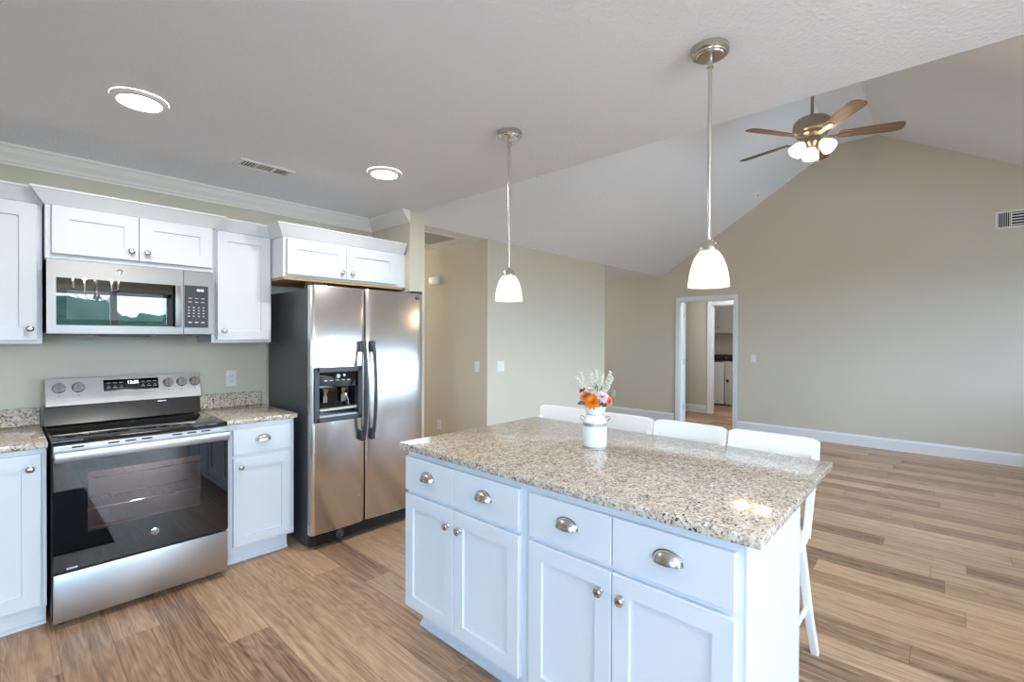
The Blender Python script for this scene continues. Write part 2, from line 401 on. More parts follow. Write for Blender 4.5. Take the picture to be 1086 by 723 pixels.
# kitchen wall, partition beside the fridge, hall walls
struct(MB().box(WX-.1, 2.305, W, W+.12, 0, CZ), 'wall_kitchen', M_WALL)
pm = MB().box(2.305, XED, 3.245, YN, 0, CZ)
pm.prism([(XED, 3.245, 0), (XED, 3.245, vault(3.245)), (XED, YE, CZ), (XED, YN, CZ), (XED, YN, 0)], (.069, 0, 0))
struct(pm, 'wall_partition', M_WALL, smooth=False)
struct(MB().box(XH, XE, YE, YN, 0, CZ), 'wall_hall', M_WALL, smooth=False)
struct(MB().box(2.4, XF+.12, YN, YN+.1, 0, CZ+.05), 'wall_north', M_WALL)
# far wall with the laundry doorway
DY0, DY1, DZ = 2.41, 3.265, 2.04
fw = MB()
fw.prism([(XF, SY-.1, 0), (XF, DY0, 0), (XF, DY0, vault(DY0)), (XF, YL, VZ), (XF, YR, VZ), (XF, SY-.1, vault(SY-.1))], (.12, 0, 0))
fw.prism([(XF, DY0, DZ), (XF, DY1, DZ), (XF, DY1, vault(DY1)), (XF, DY0, vault(DY0))], (.12, 0, 0))
fw.prism([(XF, DY1, 0), (XF, YN, 0), (XF, YN, CZ), (XF, YE, CZ), (XF, DY1, vault(DY1))], (.12, 0, 0))
struct(fw, 'wall_far', M_WALL, smooth=False)
# south and west walls with window openings
def wall_open(axis, c0, c1, a0, a1, z1, opens):
    mb = MB()
    def bx(p, q, r, s_):
        if q-p < 1e-4 or s_-r < 1e-4: return
        if axis == 'y': mb.box(p, q, c0, c1, r, s_)
        else: mb.box(c0, c1, p, q, r, s_)
    cur = a0
    for (a, b, r, s_) in sorted(opens):
        bx(cur, a, 0, z1); bx(a, b, 0, r); bx(a, b, s_, z1); cur = b
    bx(cur, a1, 0, z1); return mb
struct(wall_open('y', SY-.12, SY, WX-.1, XF+.12, CZ+.1, SOUTH_WINDOWS), 'wall_south', M_WALL, smooth=False)
struct(wall_open('x', WX-.12, WX, SY, W, CZ, ADDED_WEST_WINDOWS), 'wall_west', M_WALL, smooth=False)
for k, (a, b, c_, d) in enumerate(SOUTH_WINDOWS):
    mb = MB(); t = .06
    for p in ((a, a+t, c_, d), (b-t, b, c_, d), (a, b, c_, c_+t), (a, b, d-t, d), ((a+b)/2-.04, (a+b)/2+.04, c_, d)): mb.box(p[0], p[1], SY-.09, SY-.03, p[2], p[3])
    fo = struct(mb, f'window_{k+1}', M_TRIM)
    MB().box(a+.03, b-.03, SY-.062, SY-.058, c_+.03, d-.03).build('window_pane', M_PANE, fo)
    tm = MB()
    for p in ((a-.06, a, c_, d+.06), (b, b+.06, c_, d+.06), (a, b, d, d+.06)): tm.box(p[0], p[1], SY, SY+.018, p[2], p[3])
    struct(tm, f'trim_{k+11}', M_TRIM)
for k, (a, b, c_, d) in enumerate(ADDED_WEST_WINDOWS):
    mb = MB(); t = .06
    for p in ((a, a+t, c_, d), (b-t, b, c_, d), (a, b, c_, c_+t), (a, b, d-t, d), (a, b, (c_+d)/2-.03, (c_+d)/2+.03)): mb.box(WX-.09, WX-.03, p[0], p[1], p[2], p[3])
    fo = struct(mb, f'window_{k+5}', M_TRIM)
    MB().box(WX-.062, WX-.058, a+.03, b-.03, c_+.03, d-.03).build('window_pane', M_PANE, fo)
# outdoors seen only in reflections and through the windows
struct(MB().box(-40, 60, -60, SY-.2, -.6, -.3), 'ground_patio', M_PATIO)
tr = MB()
for k in range(46):
    a = random.uniform(-20, 26); yy = random.uniform(-19, -13); rr = random.uniform(1.1, 2.2); zz = random.uniform(-.9, .6)
    r = bmesh.ops.create_icosphere(tr.bm, subdivisions=3, radius=rr)['verts']
    for v in r:
        v.co *= 1+.22*math.sin(9*v.co.x+k)*math.sin(8*v.co.y+k)*math.sin(7*v.co.z+2*k)+random.uniform(-.07, .07)
        v.co += Vector((a, yy, zz))
tag(tr.build('treeline', M_TREES), 'green trees beyond the lawn, mirrored in the microwave door', 'trees', kind='stuff')

# trim: baseboards, casing, crown
def baseboard(name, p0, p1, nrm):
    p0, p1 = Vector((*p0, 0)), Vector((*p1, 0)); n = Vector((*nrm, 0)); d = p1-p0
    pr_ = [(0, 0), (.016, 0), (.016, .125), (.010, .134), (.007, .148), (0, .148)]
    struct(MB().prism([p0+n*a+Vector((0, 0, z)) for a, z in pr_], d), name, M_TRIM, smooth=False)
baseboard('baseboard_far', (XF, SY), (XF, DY0-.066), (-1, 0))
baseboard('baseboard_recess', (XF, DY1+.088), (XF, YN), (-1, 0))
baseboard('baseboard_eave', (XH, YE), (XE, YE), (0, -1))
baseboard('baseboard_hall', (XH, YE), (XH, YN), (-1, 0))
baseboard('baseboard_passage', (XE, YE), (XE, YN), (1, 0))
baseboard('baseboard_laundry', (9.09, 3.31), (9.09, 4.9), (-1, 0))
def casing(name, x, nx, y0, y1, z1, wd, deep):
    mb = MB(); t = .018*nx
    def leg(a, b, z0, z2): mb.box(min(x, x+t), max(x, x+t), a, b, z0, z2, .003); mb.box(min(x, x+t*1.35), max(x, x+t*1.35), a+(b-a)*(.0 if a < y0 else .72), b-(b-a)*(.72 if a < y0 else .0), z0, z2, .003)
    leg(y0-wd, y0, 0, z1+wd); leg(y1, y1+wd, 0, z1+wd)
    mb.box(min(x, x+t), max(x, x+t), y0, y1, z1, z1+wd, .003); mb.box(min(x, x+t*1.35), max(x, x+t*1.35), y0-wd, y1+wd, z1+wd*.72, z1+wd, .003)
    # jamb lining
    xb = x-deep*nx; a, b = min(x, xb), max(x, xb)
    mb.box(a, b, y0-.001, y0+.014, 0, z1); mb.box(a, b, y1-.014, y1+.001, 0, z1); mb.box(a, b, y0, y1, z1-.014, z1+.001)
    struct(mb, name, M_TRIM)
casing('trim_1', XF, -1, DY0, DY1, DZ, .066, .12)
casing('trim_2', 9.09, -1, 2.36, 3.22, 2.04, .07, .11)
# crown moulding (kitchen wall + partition)
cp = [(0, 0), (.078, 0), (.078, -.012), (.066, -.02), (.05, -.045), (.026, -.07), (.018, -.086), (.010, -.09), (.010, -.102), (0, -.102)]
struct(MB().prism([(WX, W-a, CZ+z) for a, z in cp], (2.305-WX, 0, 0)), 'trim_3', M_CROWN, smooth=False)
struct(MB().prism([(2.305-a, 3.245, CZ+z) for a, z in cp], (0, W-3.245, 0)), 'trim_4', M_CROWN, smooth=False)

# laundry side: hall wall, laundry room, door leaf
lw = MB().box(9.09, 9.2, 3.22, 4.9, 0, CZ).box(9.09, 9.2, 1.2, 2.36, 0, CZ).box(9.09, 9.2, 2.36, 3.22, 2.04, CZ)
struct(lw, 'wall_laundry_front', M_WALL, smooth=False)
struct(MB().box(7.88, 11.2, 4.9, 5.0, 0, CZ).box(7.88, 11.2, 1.1, 1.2, 0, CZ).box(11.08, 11.2, 1.2, 4.9, 0, CZ), 'wall_laundry', M_WALL, smooth=False)
dl = MB(); hx, hy = 7.885, 3.256; ang = math.atan2(.344, .735)
dv = Vector((math.cos(ang), math.sin(ang), 0)); dn = Vector((math.sin(ang), -math.cos(ang), 0))
dl.steps(Vector((hx, hy, .012))+dn*-.0, dv, (0, 0, 1), dn, .80, 2.0, [(0, 0), (0, .034), (.001, .035)])
door = struct(dl, 'door_1', M_TRIM, 'white interior door swung open into the laundry hall')
hm = MB(); q = Vector((hx, hy, 1.02))+dv*.74
hm.cyl(q+dn*.03, q+dn*.075, .012).lathe([(0, 0), (.02, .004), (.028, .018), (.026, .03), (0, .04)], q+dn*.06, dn, 20).lathe([(.032, 0), (.03, .006), (0, .007)], q+dn*.035, dn, 24)
hm.build('door_handle', M_NICKEL, door)
for z in (.25, 1.02, 1.80):
    MB().cyl((hx-.006, hy-.004, z-.045), (hx-.006, hy-.004, z+.045), .008, seg=10).build('hinge', M_NICKEL, door)
point('laundry_hall_fill', (8.5, 2.2, 2.3), 10, (.86, .94, 1), .12)  # added unseen fill without a fixture, lifts the dim laundry hall
point('laundry_room_fill', (9.9, 2.0, 2.3), 5, (1, .95, .85), .12)  # unseen fill added to brighten the laundry room
point('hall_fill', (3.0, 6.0, 2.3), 9, (1, .95, .86), .12)  # added fill deep in the hall, out of view, brightens its walls
point('passage_fill', (6.85, 6.1, 2.2), 7, (.84, .93, 1), .12)  # added cool fill with no lamp modelled, lifts the recess walls

# ------------------------------------------------------------------ cabinet hardware and fronts
def knob(p, n, parent, name='knob'):
    return MB().lathe([(.0085, 0), (.0085, .002), (.0055, .006), (.0055, .012), (.010, .016), (.0155, .021), (.0155, .025), (.012, .0285), (.006, .030), (0, .0305)], p, n, 24).build(name, M_NICKEL, parent)
def cup(p, u, n, parent):
    """cup pull: quarter-ellipsoid hood over a thin flange, p on the drawer face at the centre of its open lower edge"""
    p, u, n, v = Vector(p), Vector(u), Vector(n), Vector((0, 0, 1)); a, b, c = .043, .026, .036
    mb = MB()
    def f(i, j, k=1):
        t = PI*i; s_ = max(math.sin(t), 0); ph = PI/2*j
        return p+u*(-a*k*math.cos(t))+n*(.003+b*k*s_**.8*math.cos(ph))+v*(c*k*s_**.8*math.sin(ph))
    mb.grid(lambda i, j: f(i, j), 20, 8)
    mb.grid(lambda i, j: f(i, j, .9), 20, 8)
    def flange(i, j):
        t = PI*i; k = .97+.13*j
        return p+u*(-a*k*math.cos(t))+n*.0025+v*(c*k*max(math.sin(t), 0)**.8)
    mb.grid(flange, 20, 2)
    return mb.build('cup_pull', M_NICKEL, parent, ang=60, solid=.0015)
SHAKER = lambda r: [(0, 0), (0, .0175), (.0022, .020), (r, .020), (r+.0012, .0105)]
SLAB = [(0, 0), (0, .0175), (.0025, .020)]
def front(name, parent, o, u, n, w, h, kind='door', rail=.060):
    return MB().steps(o, u, ZP, n, w, h, SHAKER(rail) if kind == 'door' else SLAB).build(name, M_CAB, parent, ang=20)

# ------------------------------------------------------------------ kitchen wall: base cabinets
YB = 3.203   # face-frame plane of base cabinets
def base_body(parent, x0, x1, toe_right=0):
    MB().box(x0, x1, YB, W-.003, .11, .881, .0015).build('body', M_CAB, parent)
    tk = MB().box(x0, x1-toe_right, YB+.07, W-.003, .0, .11)
    tk.prism([(x0, YB+.07, 0), (x0, YB+.056, 0), (x0, YB+.057, .01), (x0, YB+.064, .017), (x0, YB+.07, .019)], (x1-x0-toe_right, 0, 0))
    tk.build('toe_kick', M_CAB, parent)
t = thing('base_cabinet', 'white shaker base cabinet left of the stainless range', 'cabinet', (-.3, 3.5, 0))
base_body(t, -.78, .156)
for x0, x1, kx in ((-.76, -.322, -.36), (-.318, .137, .098)):
    d = front('door', t, (x0, YB, .125), XP, YM, x1-x0, .731, rail=.066); knob((kx, YB-.020, .79), YM, d)
t = thing('base_cabinet', 'narrow white base cabinet with one drawer between range and refrigerator', 'cabinet', (1.14, 3.5, 0))
base_body(t, .936, 1.343, .018)
d = front('drawer', t, (.971, YB, .690), XP, YM, .344, .157, 'slab'); cup((1.143, YB-.020, .765), XP, YM, d)
d = front('door', t, (.971, YB, .128), XP, YM, .347, .543); knob((1.010, YB-.020, .617), YM, d)
def counter(label, x0, x1):
    t = thing('countertop', label, 'countertop', ((x0+x1)/2, 3.5, .882))
    MB().box(x0, x1, 3.175, W-.002, .882, .912, .004, 2).build('slab', M_GRAN, t)
    MB().box(x0, x1, W-.022, W-.002, .9122, 1.012, .003, 1).build('backsplash', M_GRAN, t)
counter('speckled granite countertop left of the stainless range', -.80, .160)
counter('speckled granite countertop between range and refrigerator', .934, 1.357)

# ------------------------------------------------------------------ upper cabinets
def crown(parent, x0, x1, yf, z0, z1, ov, left, right, yback):
    """flared crown: front run plus returns"""
    mb = MB(); lo, ro = (ov if left else 0), (ov if right else 0)
    prof = [(0, 0), (.006, .0), (.010, .006), (ov-.006, z1-z0-.012), (ov, z1-z0-.01), (ov, z1-z0)]
    rings = []
    for a, dz in prof:
        la, ra = (a if left else 0), (a if right else 0)
        rings.append([mb.bm.verts.new(Vector(q)) for q in ((x0-la, yback, z0+dz), (x0-la, yf-a, z0+dz), (x1+ra, yf-a, z0+dz), (x1+ra, yback, z0+dz))])
    for r0_, r1_ in zip(rings, rings[1:]):
        for k in range(3): mb.bm.faces.new((r0_[k], r0_[k+1], r1_[k+1], r1_[k]))
        mb.bm.faces.new((r0_[3], r0_[0], r1_[0], r1_[3]))
    mb.bm.faces.new(rings[-1]); mb.bm.faces.new(rings[0][::-1])
    mb.build('crown', M_CAB, parent, ang=15)
YU, YMW, YFR = 3.495, 3.442, 3.300
t = thing('wall_cabinet', 'white shaker wall cabinet left of the microwave', 'cabinet', (-.1, 3.66, 1.38))
MB().box(-.45, .156, YU, W-.003, 1.380, 2.115, .0015).build('body', M_CAB, t)
for x0, x1, kx in ((-.43, -.165, -.2), (-.161, .136, .108)):
    d = front('door', t, (x0, YU, 1.398), XP, YM, x1-x0, .708, rail=.066); knob((kx, YU-.020, 1.459), YM, d)
crown(t, -.45, .156, YU, 2.1155, 2.192, .058, False, False, W-.003)
t = thing('wall_cabinet', 'short white two-door wall cabinet above the microwave', 'cabinet', (.55, 3.66, 1.83))
MB().box(.163, .930, YMW, W-.003, 1.829, 2.112, .0015).build('body', M_CAB, t)
for x0, x1, kx in ((.187, .5495, .515), (.5525, .922, .588)):
    d = front('door', t, (x0, YMW, 1.856), XP, YM, x1-x0, .252, rail=.066); knob((kx, YMW-.020, 1.905), YM, d)
crown(t, .163, .930, YMW, 2.1125, 2.190, .058, True, True, W-.003)
t = thing('wall_cabinet', 'tall single-door white wall cabinet right of the microwave', 'cabinet', (1.12, 3.66, 1.38))
MB().box(.936, 1.306, YU, W-.003, 1.380, 2.115, .0015).build('body', M_CAB, t)
d = front('door', t, (.966, YU, 1.400), XP, YM, .328, .708); knob((1.004, YU-.020, 1.459), YM, d)
crown(t, .936, 1.306, YU, 2.1155, 2.192, .058, False, False, W-.003)
t = thing('wall_cabinet', 'deep white two-door wall cabinet above the refrigerator', 'cabinet', (1.8, 3.5, 1.83))
MB().box(1.310, 2.280, YFR, W-.003, 1.831, 2.105, .0015).build('body', M_CAB, t)
MB().box(1.316, 2.274, YFR+.004, W-.006, 1.815, 1.8305).build('underside', M_OAKRAW, t)['label'] = 'raw plywood underside'
for x0, x1, kx in ((1.333, 1.763, 1.725), (1.767, 2.203, 1.805)):
    d = front('door', t, (x0, YFR, 1.849), XP, YM, x1-x0, .244, rail=.066); knob((kx, YFR-.020, 1.899), YM, d)
MB().box(2.2805, 2.3035, YFR+.01, YFR+.03, 1.831, 2.105).build('filler_strip', M_CAB, t)
crown(t, 1.310, 2.280, YFR, 2.1055, 2.190, .052, True, False, W-.003)

# ------------------------------------------------------------------ range
t = thing('range', 'freestanding stainless electric range with black glass top and oven door', 'range', (.547, 3.45, 0))
X0, X1, YF = .170, .926, 3.118
bo = MB().box(X0, X1, YF+.35, W-.005, .045, .900, .003).box(X0, X0+.06, YF+.035, YF+.352, .045, .900).box(X1-.06, X1, YF+.035, YF+.352, .045, .900)
bo.box(X0+.06, X1-.06, YF+.035, YF+.352, .045, .36).box(X0+.06, X1-.06, YF+.035, YF+.352, .83, .900); bo.build('body', M_BLACK, t)
MB().box(X0+.001, X1-.001, YF+.022, W-.11, .9005, .914, .004, 2).box(X0+.001, X1-.001, YF+.022, YF+.034, .893, .9005).build('cooktop', M_GLASSBLK, t)
# slanted back riser and control panel
rs = MB().prism([(X0, 3.690, .915), (X0, W-.006, .915), (X0, W-.006, 1.03), (X0, 3.718, 1.03)], (X1-X0, 0, 0)); rs.build('backguard', M_GLASSBLK, t)
tilt = Vector((0, .055, .165)).normalized(); pn = Vector((0, -tilt.z, tilt.y))
po = Vector((X0+.004, 3.702, 1.016)); pw, ph = X1-X0+.004, .168
cpn = MB().steps(po, XP, tilt, pn, pw, ph, [(0, -.03), (0, .0), (.004, .006)])
panel = cpn.build('control_panel', M_STEEL, t)
def onp(x, v, d=.006): return po+Vector((x-po.x, 0, 0))+tilt*v+pn*d
for kx in (.233, .316, .752, .826, .900):
    k = MB().lathe([(.029, 0), (.030, .004), (.026, .008), (.0235, .024), (.022, .027), (0, .028)], onp(kx, .107), pn, 28)
    k.steps(onp(kx-.005, .080, .028+.006), XP, tilt, pn, .010, .052, [(0, 0), (.001, .006), (.002, .007)])
    k.build('knob', M_CHROME, panel)
dsp = MB().steps(onp(.428, .074), XP, tilt, pn, .272, .070, [(0, 0), (0, .0012), (.001, .0016)]).build('display', M_GLASSBLK, panel)
text('display_digits', '12:35', .026, onp(.570, .122, .0082), XP, tilt, pn, M_DIGIT, dsp)
for cx_, ws in ((.452, .018), (.482, .020), (.512, .018), (.620, .018), (.650, .022), (.680, .018)):
    pk = MB()
    for vv in (.093, .122): pk.steps(onp(cx_-ws/2, vv, .0078), XP, tilt, pn, ws, .0035, [(0, 0), (0, .0003)])
    pk.steps(onp(cx_-.004, .104, .0078), XP, tilt, pn, .008, .003, [(0, 0), (0, .0003)])
    pk.build('display_lettering', M_PRINT, dsp)
for kx in (.233, .316, .752, .826, .900): MB().steps(onp(kx-.003, .058, .006), XP, tilt, pn, .006, .006, [(0, 0), (0, .0004)]).build('panel_mark', M_DGREY, panel)
MB().box(.69, .735, 3.700, 3.712, 1.004, 1.010).build('badge_strip', M_CHROME, panel)
# oven door: steel top rail with handle, black glass, window, badge
dr = MB()
wz0, wz1, wx0, wx1 = .45, .745, .298, .786
for bx_ in ((X0+.004, wx0, .282, .835), (wx1, X1-.004, .282, .835), (wx0, wx1, .282, wz0), (wx0, wx1, wz1, .835)): dr.box(bx_[0], bx_[1], YF, YF+.034, bx_[2], bx_[3])
door = dr.build('oven_door', M_GLASSBLK, t)
MB().box(wx0, wx1, YF+.001, YF+.006, wz0, wz1).build('oven_window', M_OVENGL, door)
cav = MB().box(X0+.062, X1-.062, YF+.335, YF+.348, .37, .82).box(X0+.062, X1-.062, YF+.037, YF+.335, .362, .372).box(X0+.061, X0+.066, YF+.037, YF+.335, .372, .82).box(X1-.066, X1-.061, YF+.037, YF+.335, .372, .82)
cav.build('oven_liner', M_OVENIN, t)
point('oven_fill', (.54-.547, YF+.20-3.45, .78), 1.0, (1, .95, .92), .03, t)  # added fill so the cavity and racks show through the window
rk = MB()
for z in (.545, .70):
    rk.cyl((wx0+.002, YF+.05, z), (wx1-.002, YF+.05, z), .004, seg=8).cyl((wx0, YF+.28, z), (wx1, YF+.28, z), .003, seg=8)
    for k in range(11): rk.cyl((wx0+.03+k*.043, YF+.05, z), (wx0+.03+k*.043, YF+.28, z), .0018, seg=6)
rk.build('oven_rack', M_CHROME, t)
tr_ = MB().box(X0+.004, X1-.004, YF-.002, YF+.034, .8355, .890, .002)
tr_.build('door_rail', M_STEEL, door)
for k in range(9):
    if k in (1, 5): continue
    MB().box(X0+.07+k*.068, X0+.115+k*.068, YF-.003, YF+.01, .876, .884).build('vent_slot', M_DARKIN, door)
hd = MB().box(X0+.006, X1-.006, YF-.046, YF-.020, .818, .866, .005, 2)
for x in (X0+.03, X1-.05): hd.box(x, x+.02, YF-.022, YF-.001, .838, .860)
hd.build('handle', M_STEEL, door)
bd = MB().lathe([(.0195, 0), (.0195, .002), (.017, .003), (0, .003)], (.57, YF, .372), YM, 32).build('badge', M_CHROME, door)
text('badge_lettering', 'GE', .017, (.57, YF-.0033, .372), XP, ZP, YM, M_DGREY, bd)
MB().box(X0+.05, X0+.09, YF-.0008, YF+.001, .288, .296).build('door_mark', M_PRINT, door)
MB().box(X0+.004, X1-.004, YF+.002, YF+.034, .036, .270, .004, 2).build('storage_drawer', M_STEEL, t)
for x in (X0+.04, X1-.04):
    for y in (YF+.09, W-.08): MB().lathe([(.018, 0), (.018, .01), (.012, .015), (.012, .046)], (x, y, 0), ZP, 16).build('foot', M_BLACK, t)

# ------------------------------------------------------------------ microwave
t = thing('microwave', 'stainless over-range microwave above the range', 'microwave', (.545, 3.6, 1.43))
MX0, MX1, MY, MZ0, MZ1 = .167, .926, 3.410, 1.431, 1.824
MB().box(MX0+.003, MX1-.003, MY+.030, W-.004, MZ0+.006, MZ1, .002).build('body', M_STEELM, t)
df = MB(); gx0, gx1, gz0, gz1 = .203, .742, 1.480, 1.730
xs = .764
for b_ in ((MX0, gx0, MZ0+.004, MZ1), (gx1, xs, MZ0+.004, MZ1), (gx0, gx1, MZ0+.004, gz0), (gx0, gx1, gz1, MZ1)): df.box(b_[0], b_[1], MY, MY+.028, b_[2], b_[3])
dr = df.build('door', M_STEELM, t)
MB().box(gx0, gx1, MY+.0005, MY+.02, gz0, gz1).build('door_glass', M_GLASSBLK, dr)
M_MESHWIN = simple('perforated_window_screen', (58, 64, 70), .012, spec=.6, coat=1)
MB().box(.243, .662, MY-.0004, MY+.002, 1.510, 1.668).build('window_screen', M_MESHWIN, dr)
MB().box(.716, .748, MY-.034, MY-.018, 1.478, 1.728, .005, 2).box(.722, .742, MY-.019, MY+.001, 1.485, 1.50).box(.722, .742, MY-.019, MY+.001, 1.706, 1.72).build('handle', M_STEELM, dr)
bd = MB().lathe([(.015, 0), (.015, .0015), (.013, .002), (0, .002)], (.462, MY, 1.782), YM, 28).build('badge', M_CHROME, dr)
text('badge_lettering', 'GE', .013, (.462, MY-.0023, 1.782), XP, ZP, YM, M_DGREY, bd)
pn_ = MB().box(xs+.002, MX1, MY, MY+.028, MZ0+.004, MZ1, .0015).build('control_panel', M_STEELM, t)
kp = MB().box(.770, .896, MY-.0012, MY+.001, 1.476, 1.735, .0005).build('keypad', M_DGREY, pn_)
text('display_digits', '12:35', .017, (.852, MY-.0015, 1.707), XP, ZP, YM, M_DIGIT, kp)
def keyrow(f):
    pk = MB(); f(pk); pk.build('keypad_lettering', M_PRINT, kp)
for r_, z in enumerate((1.655, 1.632)):
    keyrow(lambda pk: [pk.box(.790+c_*.034, .808+c_*.034, MY-.0016, MY-.001, z, z+.004) for c_ in range(3)])
for r_ in range(4):
    keyrow(lambda pk: [pk.box(.788+c_*.026, .797+c_*.026, MY-.0016, MY-.001, 1.543+r_*.018, 1.549+r_*.018) for c_ in range(4)])
keyrow(lambda pk: [pk.box(.790+c_*.034, .808+c_*.034, MY-.0016, MY-.001, 1.505, 1.512) for c_ in range(3)])
vb = MB().box(MX0+.02, MX1-.02, MY+.012, W-.05, MZ0-.004, MZ0+.006)
vb.prism([(.36, MY+.01, MZ0-.0035), (.62, MY+.01, MZ0-.0035), (.60, MY+.01, MZ0-.012), (.38, MY+.01, MZ0-.012)], (0, .2, 0)); vb.build('bottom_vent', M_BLACK, t)

# ------------------------------------------------------------------ refrigerator
t = thing('refrigerator', 'side-by-side stainless refrigerator with ice dispenser', 'refrigerator', (1.85, 3.4, 0))
RX0, RX1, RY = 1.394, 2.297, 3.045
MB().box(RX0+.004, RX1-.004, RY+.075, 3.785, .022, 1.742, .004).build('cabinet', M_FRSIDE, t)
MB().box(RX0+.012, RX1-.012, RY+.062, RY+.076, .11, 1.74).build('gasket', M_GASKET, t)
def fridge_door(name, x0, x1, hole=None):
    mb = MB(); y1 = RY+.062
    def yf(x):
        s_ = (x-x0)/(x1-x0); return RY+.012*(2*s_-1)**2+.010*max(0, abs(2*s_-1)-.92)/.08
    xs_ = sorted(set([x0, x0+.006, x0+.014, x1-.014, x1-.006, x1]+[x0+(x1-x0)*k/14 for k in range(1, 14)]+(list(hole[:2]) if hole else [])))
    zs = [.103, .108, 1.760, 1.765]+(list(hole[2:]) if hole else [])
    zs.sort(); V = {}
    def vt(i, j, back):
        if (i, j, back) not in V:
            e = .004 if (zs[j] in (.103, 1.765) and not back) else 0
            V[(i, j, back)] = mb.bm.verts.new(Vector((xs_[i], y1 if back else yf(xs_[i])+e, zs[j])))
        return V[(i, j, back)]
    ni, nj = len(xs_)-1, len(zs)-1
    inh = lambda i, j: hole and xs_[i] >= hole[0]-1e-6 and xs_[i+1] <= hole[1]+1e-6 and zs[j] >= hole[2]-1e-6 and zs[j+1] <= hole[3]+1e-6
    for i in range(ni):
        for j in range(nj):
            if inh(i, j): continue
            for bk in (0, 1): mb.bm.faces.new([vt(a, b, bk) for a, b in ((i, j), (i+1, j), (i+1, j+1), (i, j+1))])
            for (a, b), (c_, d_), (di, dj) in (((i, j), (i+1, j), (0, -1)), ((i+1, j), (i+1, j+1), (1, 0)), ((i+1, j+1), (i, j+1), (0, 1)), ((i, j+1), (i, j), (-1, 0))):
                ii, jj = i+di, j+dj
                if ii < 0 or jj < 0 or ii >= ni or jj >= nj or inh(ii, jj):
                    mb.bm.faces.new([vt(a, b, 0), vt(c_, d_, 0), vt(c_, d_, 1), vt(a, b, 1)])
    return mb.build(name, M_STEELV, t, ang=40)
HX = (1.420, 1.745, .862, 1.204)
fz = fridge_door('freezer_door', RX0, 1.787, HX)
fd = fridge_door('refrigerator_door', 1.795, RX1)
# dispenser: bezel ring, control fascia, recess with paddles and drip tray
yb = RY+.004
dm = MB()
bz = (1.408, 1.757, .850, 1.216)
for b_ in ((bz[0], HX[0]+.022, bz[2], bz[3]), (HX[1]-.022, bz[1], bz[2], bz[3]), (HX[0], HX[1], bz[2], HX[2]+.020), (HX[0], HX[1], HX[3]-.022, bz[3])): dm.box(b_[0], b_[1], RY-.010, RY+.05, b_[2], b_[3], .004)
dsp = dm.build('dispenser', M_DISP, fz)
dsp['label'] = 'dark grey ice and water dispenser'
MB().box(HX[0]+.02, HX[1]-.02, RY-.002, RY+.016, 1.082, 1.184).build('dispenser_fascia', M_GLASSBLK, dsp)
MB().box(HX[0]+.018, HX[1]-.018, RY+.050, RY+.060, .875, 1.09).build('dispenser_recess', M_GLASSBLK, dsp)
ft = MB().box(HX[0]+.02, HX[1]-.02, RY+.002, RY+.055, .880, .892)
for k in range(12): ft.box(HX[0]+.03+k*.022, HX[0]+.042+k*.022, RY+.004, RY+.052, .892, .895)
ft.cyl((HX[0]+.03, RY+.012, .928), (HX[1]-.03, RY+.012, .932), .014, seg=14); ft.build('drip_tray', M_STEEL, dsp)
for x, r in ((1.495, .034), (1.628, .026)):
    pd = MB(); pd.lathe([(r, 0), (r*.9, .012), (r*.55, .03), (r*.5, .055)], (x, RY+.026, 1.075), (0, .1, -1), 18)
    pd.box(x-.018, x+.018, RY+.020, RY+.030, .975, 1.03, .004); pd.build('dispenser_paddle', M_CHROME, dsp)
MB().tube([(1.64, RY+.024, 1.03), (1.655, RY+.018, .99), (1.665, RY+.014, .95), (1.655, RY+.010, .925)], .007, 8).build('water_spout', M_CHROME, dsp)
lg = MB()
for k in range(5): lg.box(1.475+k*.042, 1.497+k*.042, RY-.0028, RY-.0015, 1.125, 1.130)
lg.lathe([(.014, 0), (.014, .0006)], (1.577, RY-.002, 1.155), YM, 20); lg.lathe([(.009, 0), (.009, .001)], (1.62, RY-.002, 1.16), YM, 20)
lg.build('dispenser_lettering', M_PRINT, dsp)
def handle(x, parent):
    mb = MB(); pts = []; z0, z1 = .690, 1.392
    for k in range(25):
        s_ = k/24; z = z0+(z1-z0)*s_; e = min(s_, 1-s_)
        y = RY-.026-.042*(1-(2*s_-1)**2)**.8 if .08 < s_ < .92 else RY-.018-.008*(e/.08)
        pts.append((x, y, z))
    sec = [(.014*math.cos(2*PI*k/12)*(1 if abs(math.cos(2*PI*k/12)) < .8 else .95), .010*math.sin(2*PI*k/12)) for k in range(12)]
    mb.sweep(pts, sec, up=(0, -1, 0))
    for z in (z0-.003, z1-.075): mb.box(x-.017, x+.017, RY-.034, RY+.006, z, z+.078, .006, 2)
    mb.build('handle', M_HANDLE, parent)
handle(1.755, fz); handle(1.827, fd)
bg_ = MB().box(2.222, 2.262, RY-.0005, RY+.012, 1.722, 1.740, .004, 2).build('badge', M_DGREY, fd)
bt = MB()
for k in range(4): bt.box(2.229+k*.0075, 2.2335+k*.0075, RY-.0012, RY+.0, 1.728, 1.734)
bt.build('badge_lettering', M_PRINT, bg_)
gr = MB().box(RX0+.004, RX1-.006, RY+.030, RY+.075, .020, .098, .004)
for k in range(4): gr.box(RX0+.05, RX1-.03, RY+.022, RY+.031, .034+k*.014, .042+k*.014)
gl_ = gr.build('kick_grille', M_BLACK, t)
MB().lathe([(.030, 0), (.030, .008), (.024, .012), (0, .012)], (1.600, RY+.024, .062), YM, 24).box(1.595, 1.605, RY+.006, RY+.013, .040, .084).build('filter_cap', M_DISP, gl_)
for x in (RX0+.05, RX1-.05): MB().box(x-.045, x+.045, RY+.012, RY+.12, 1.7655, 1.782, .003).box(x-.045, x+.045, RY+.07, RY+.12, 1.742, 1.766).build('hinge_cover', M_BLACK, t)
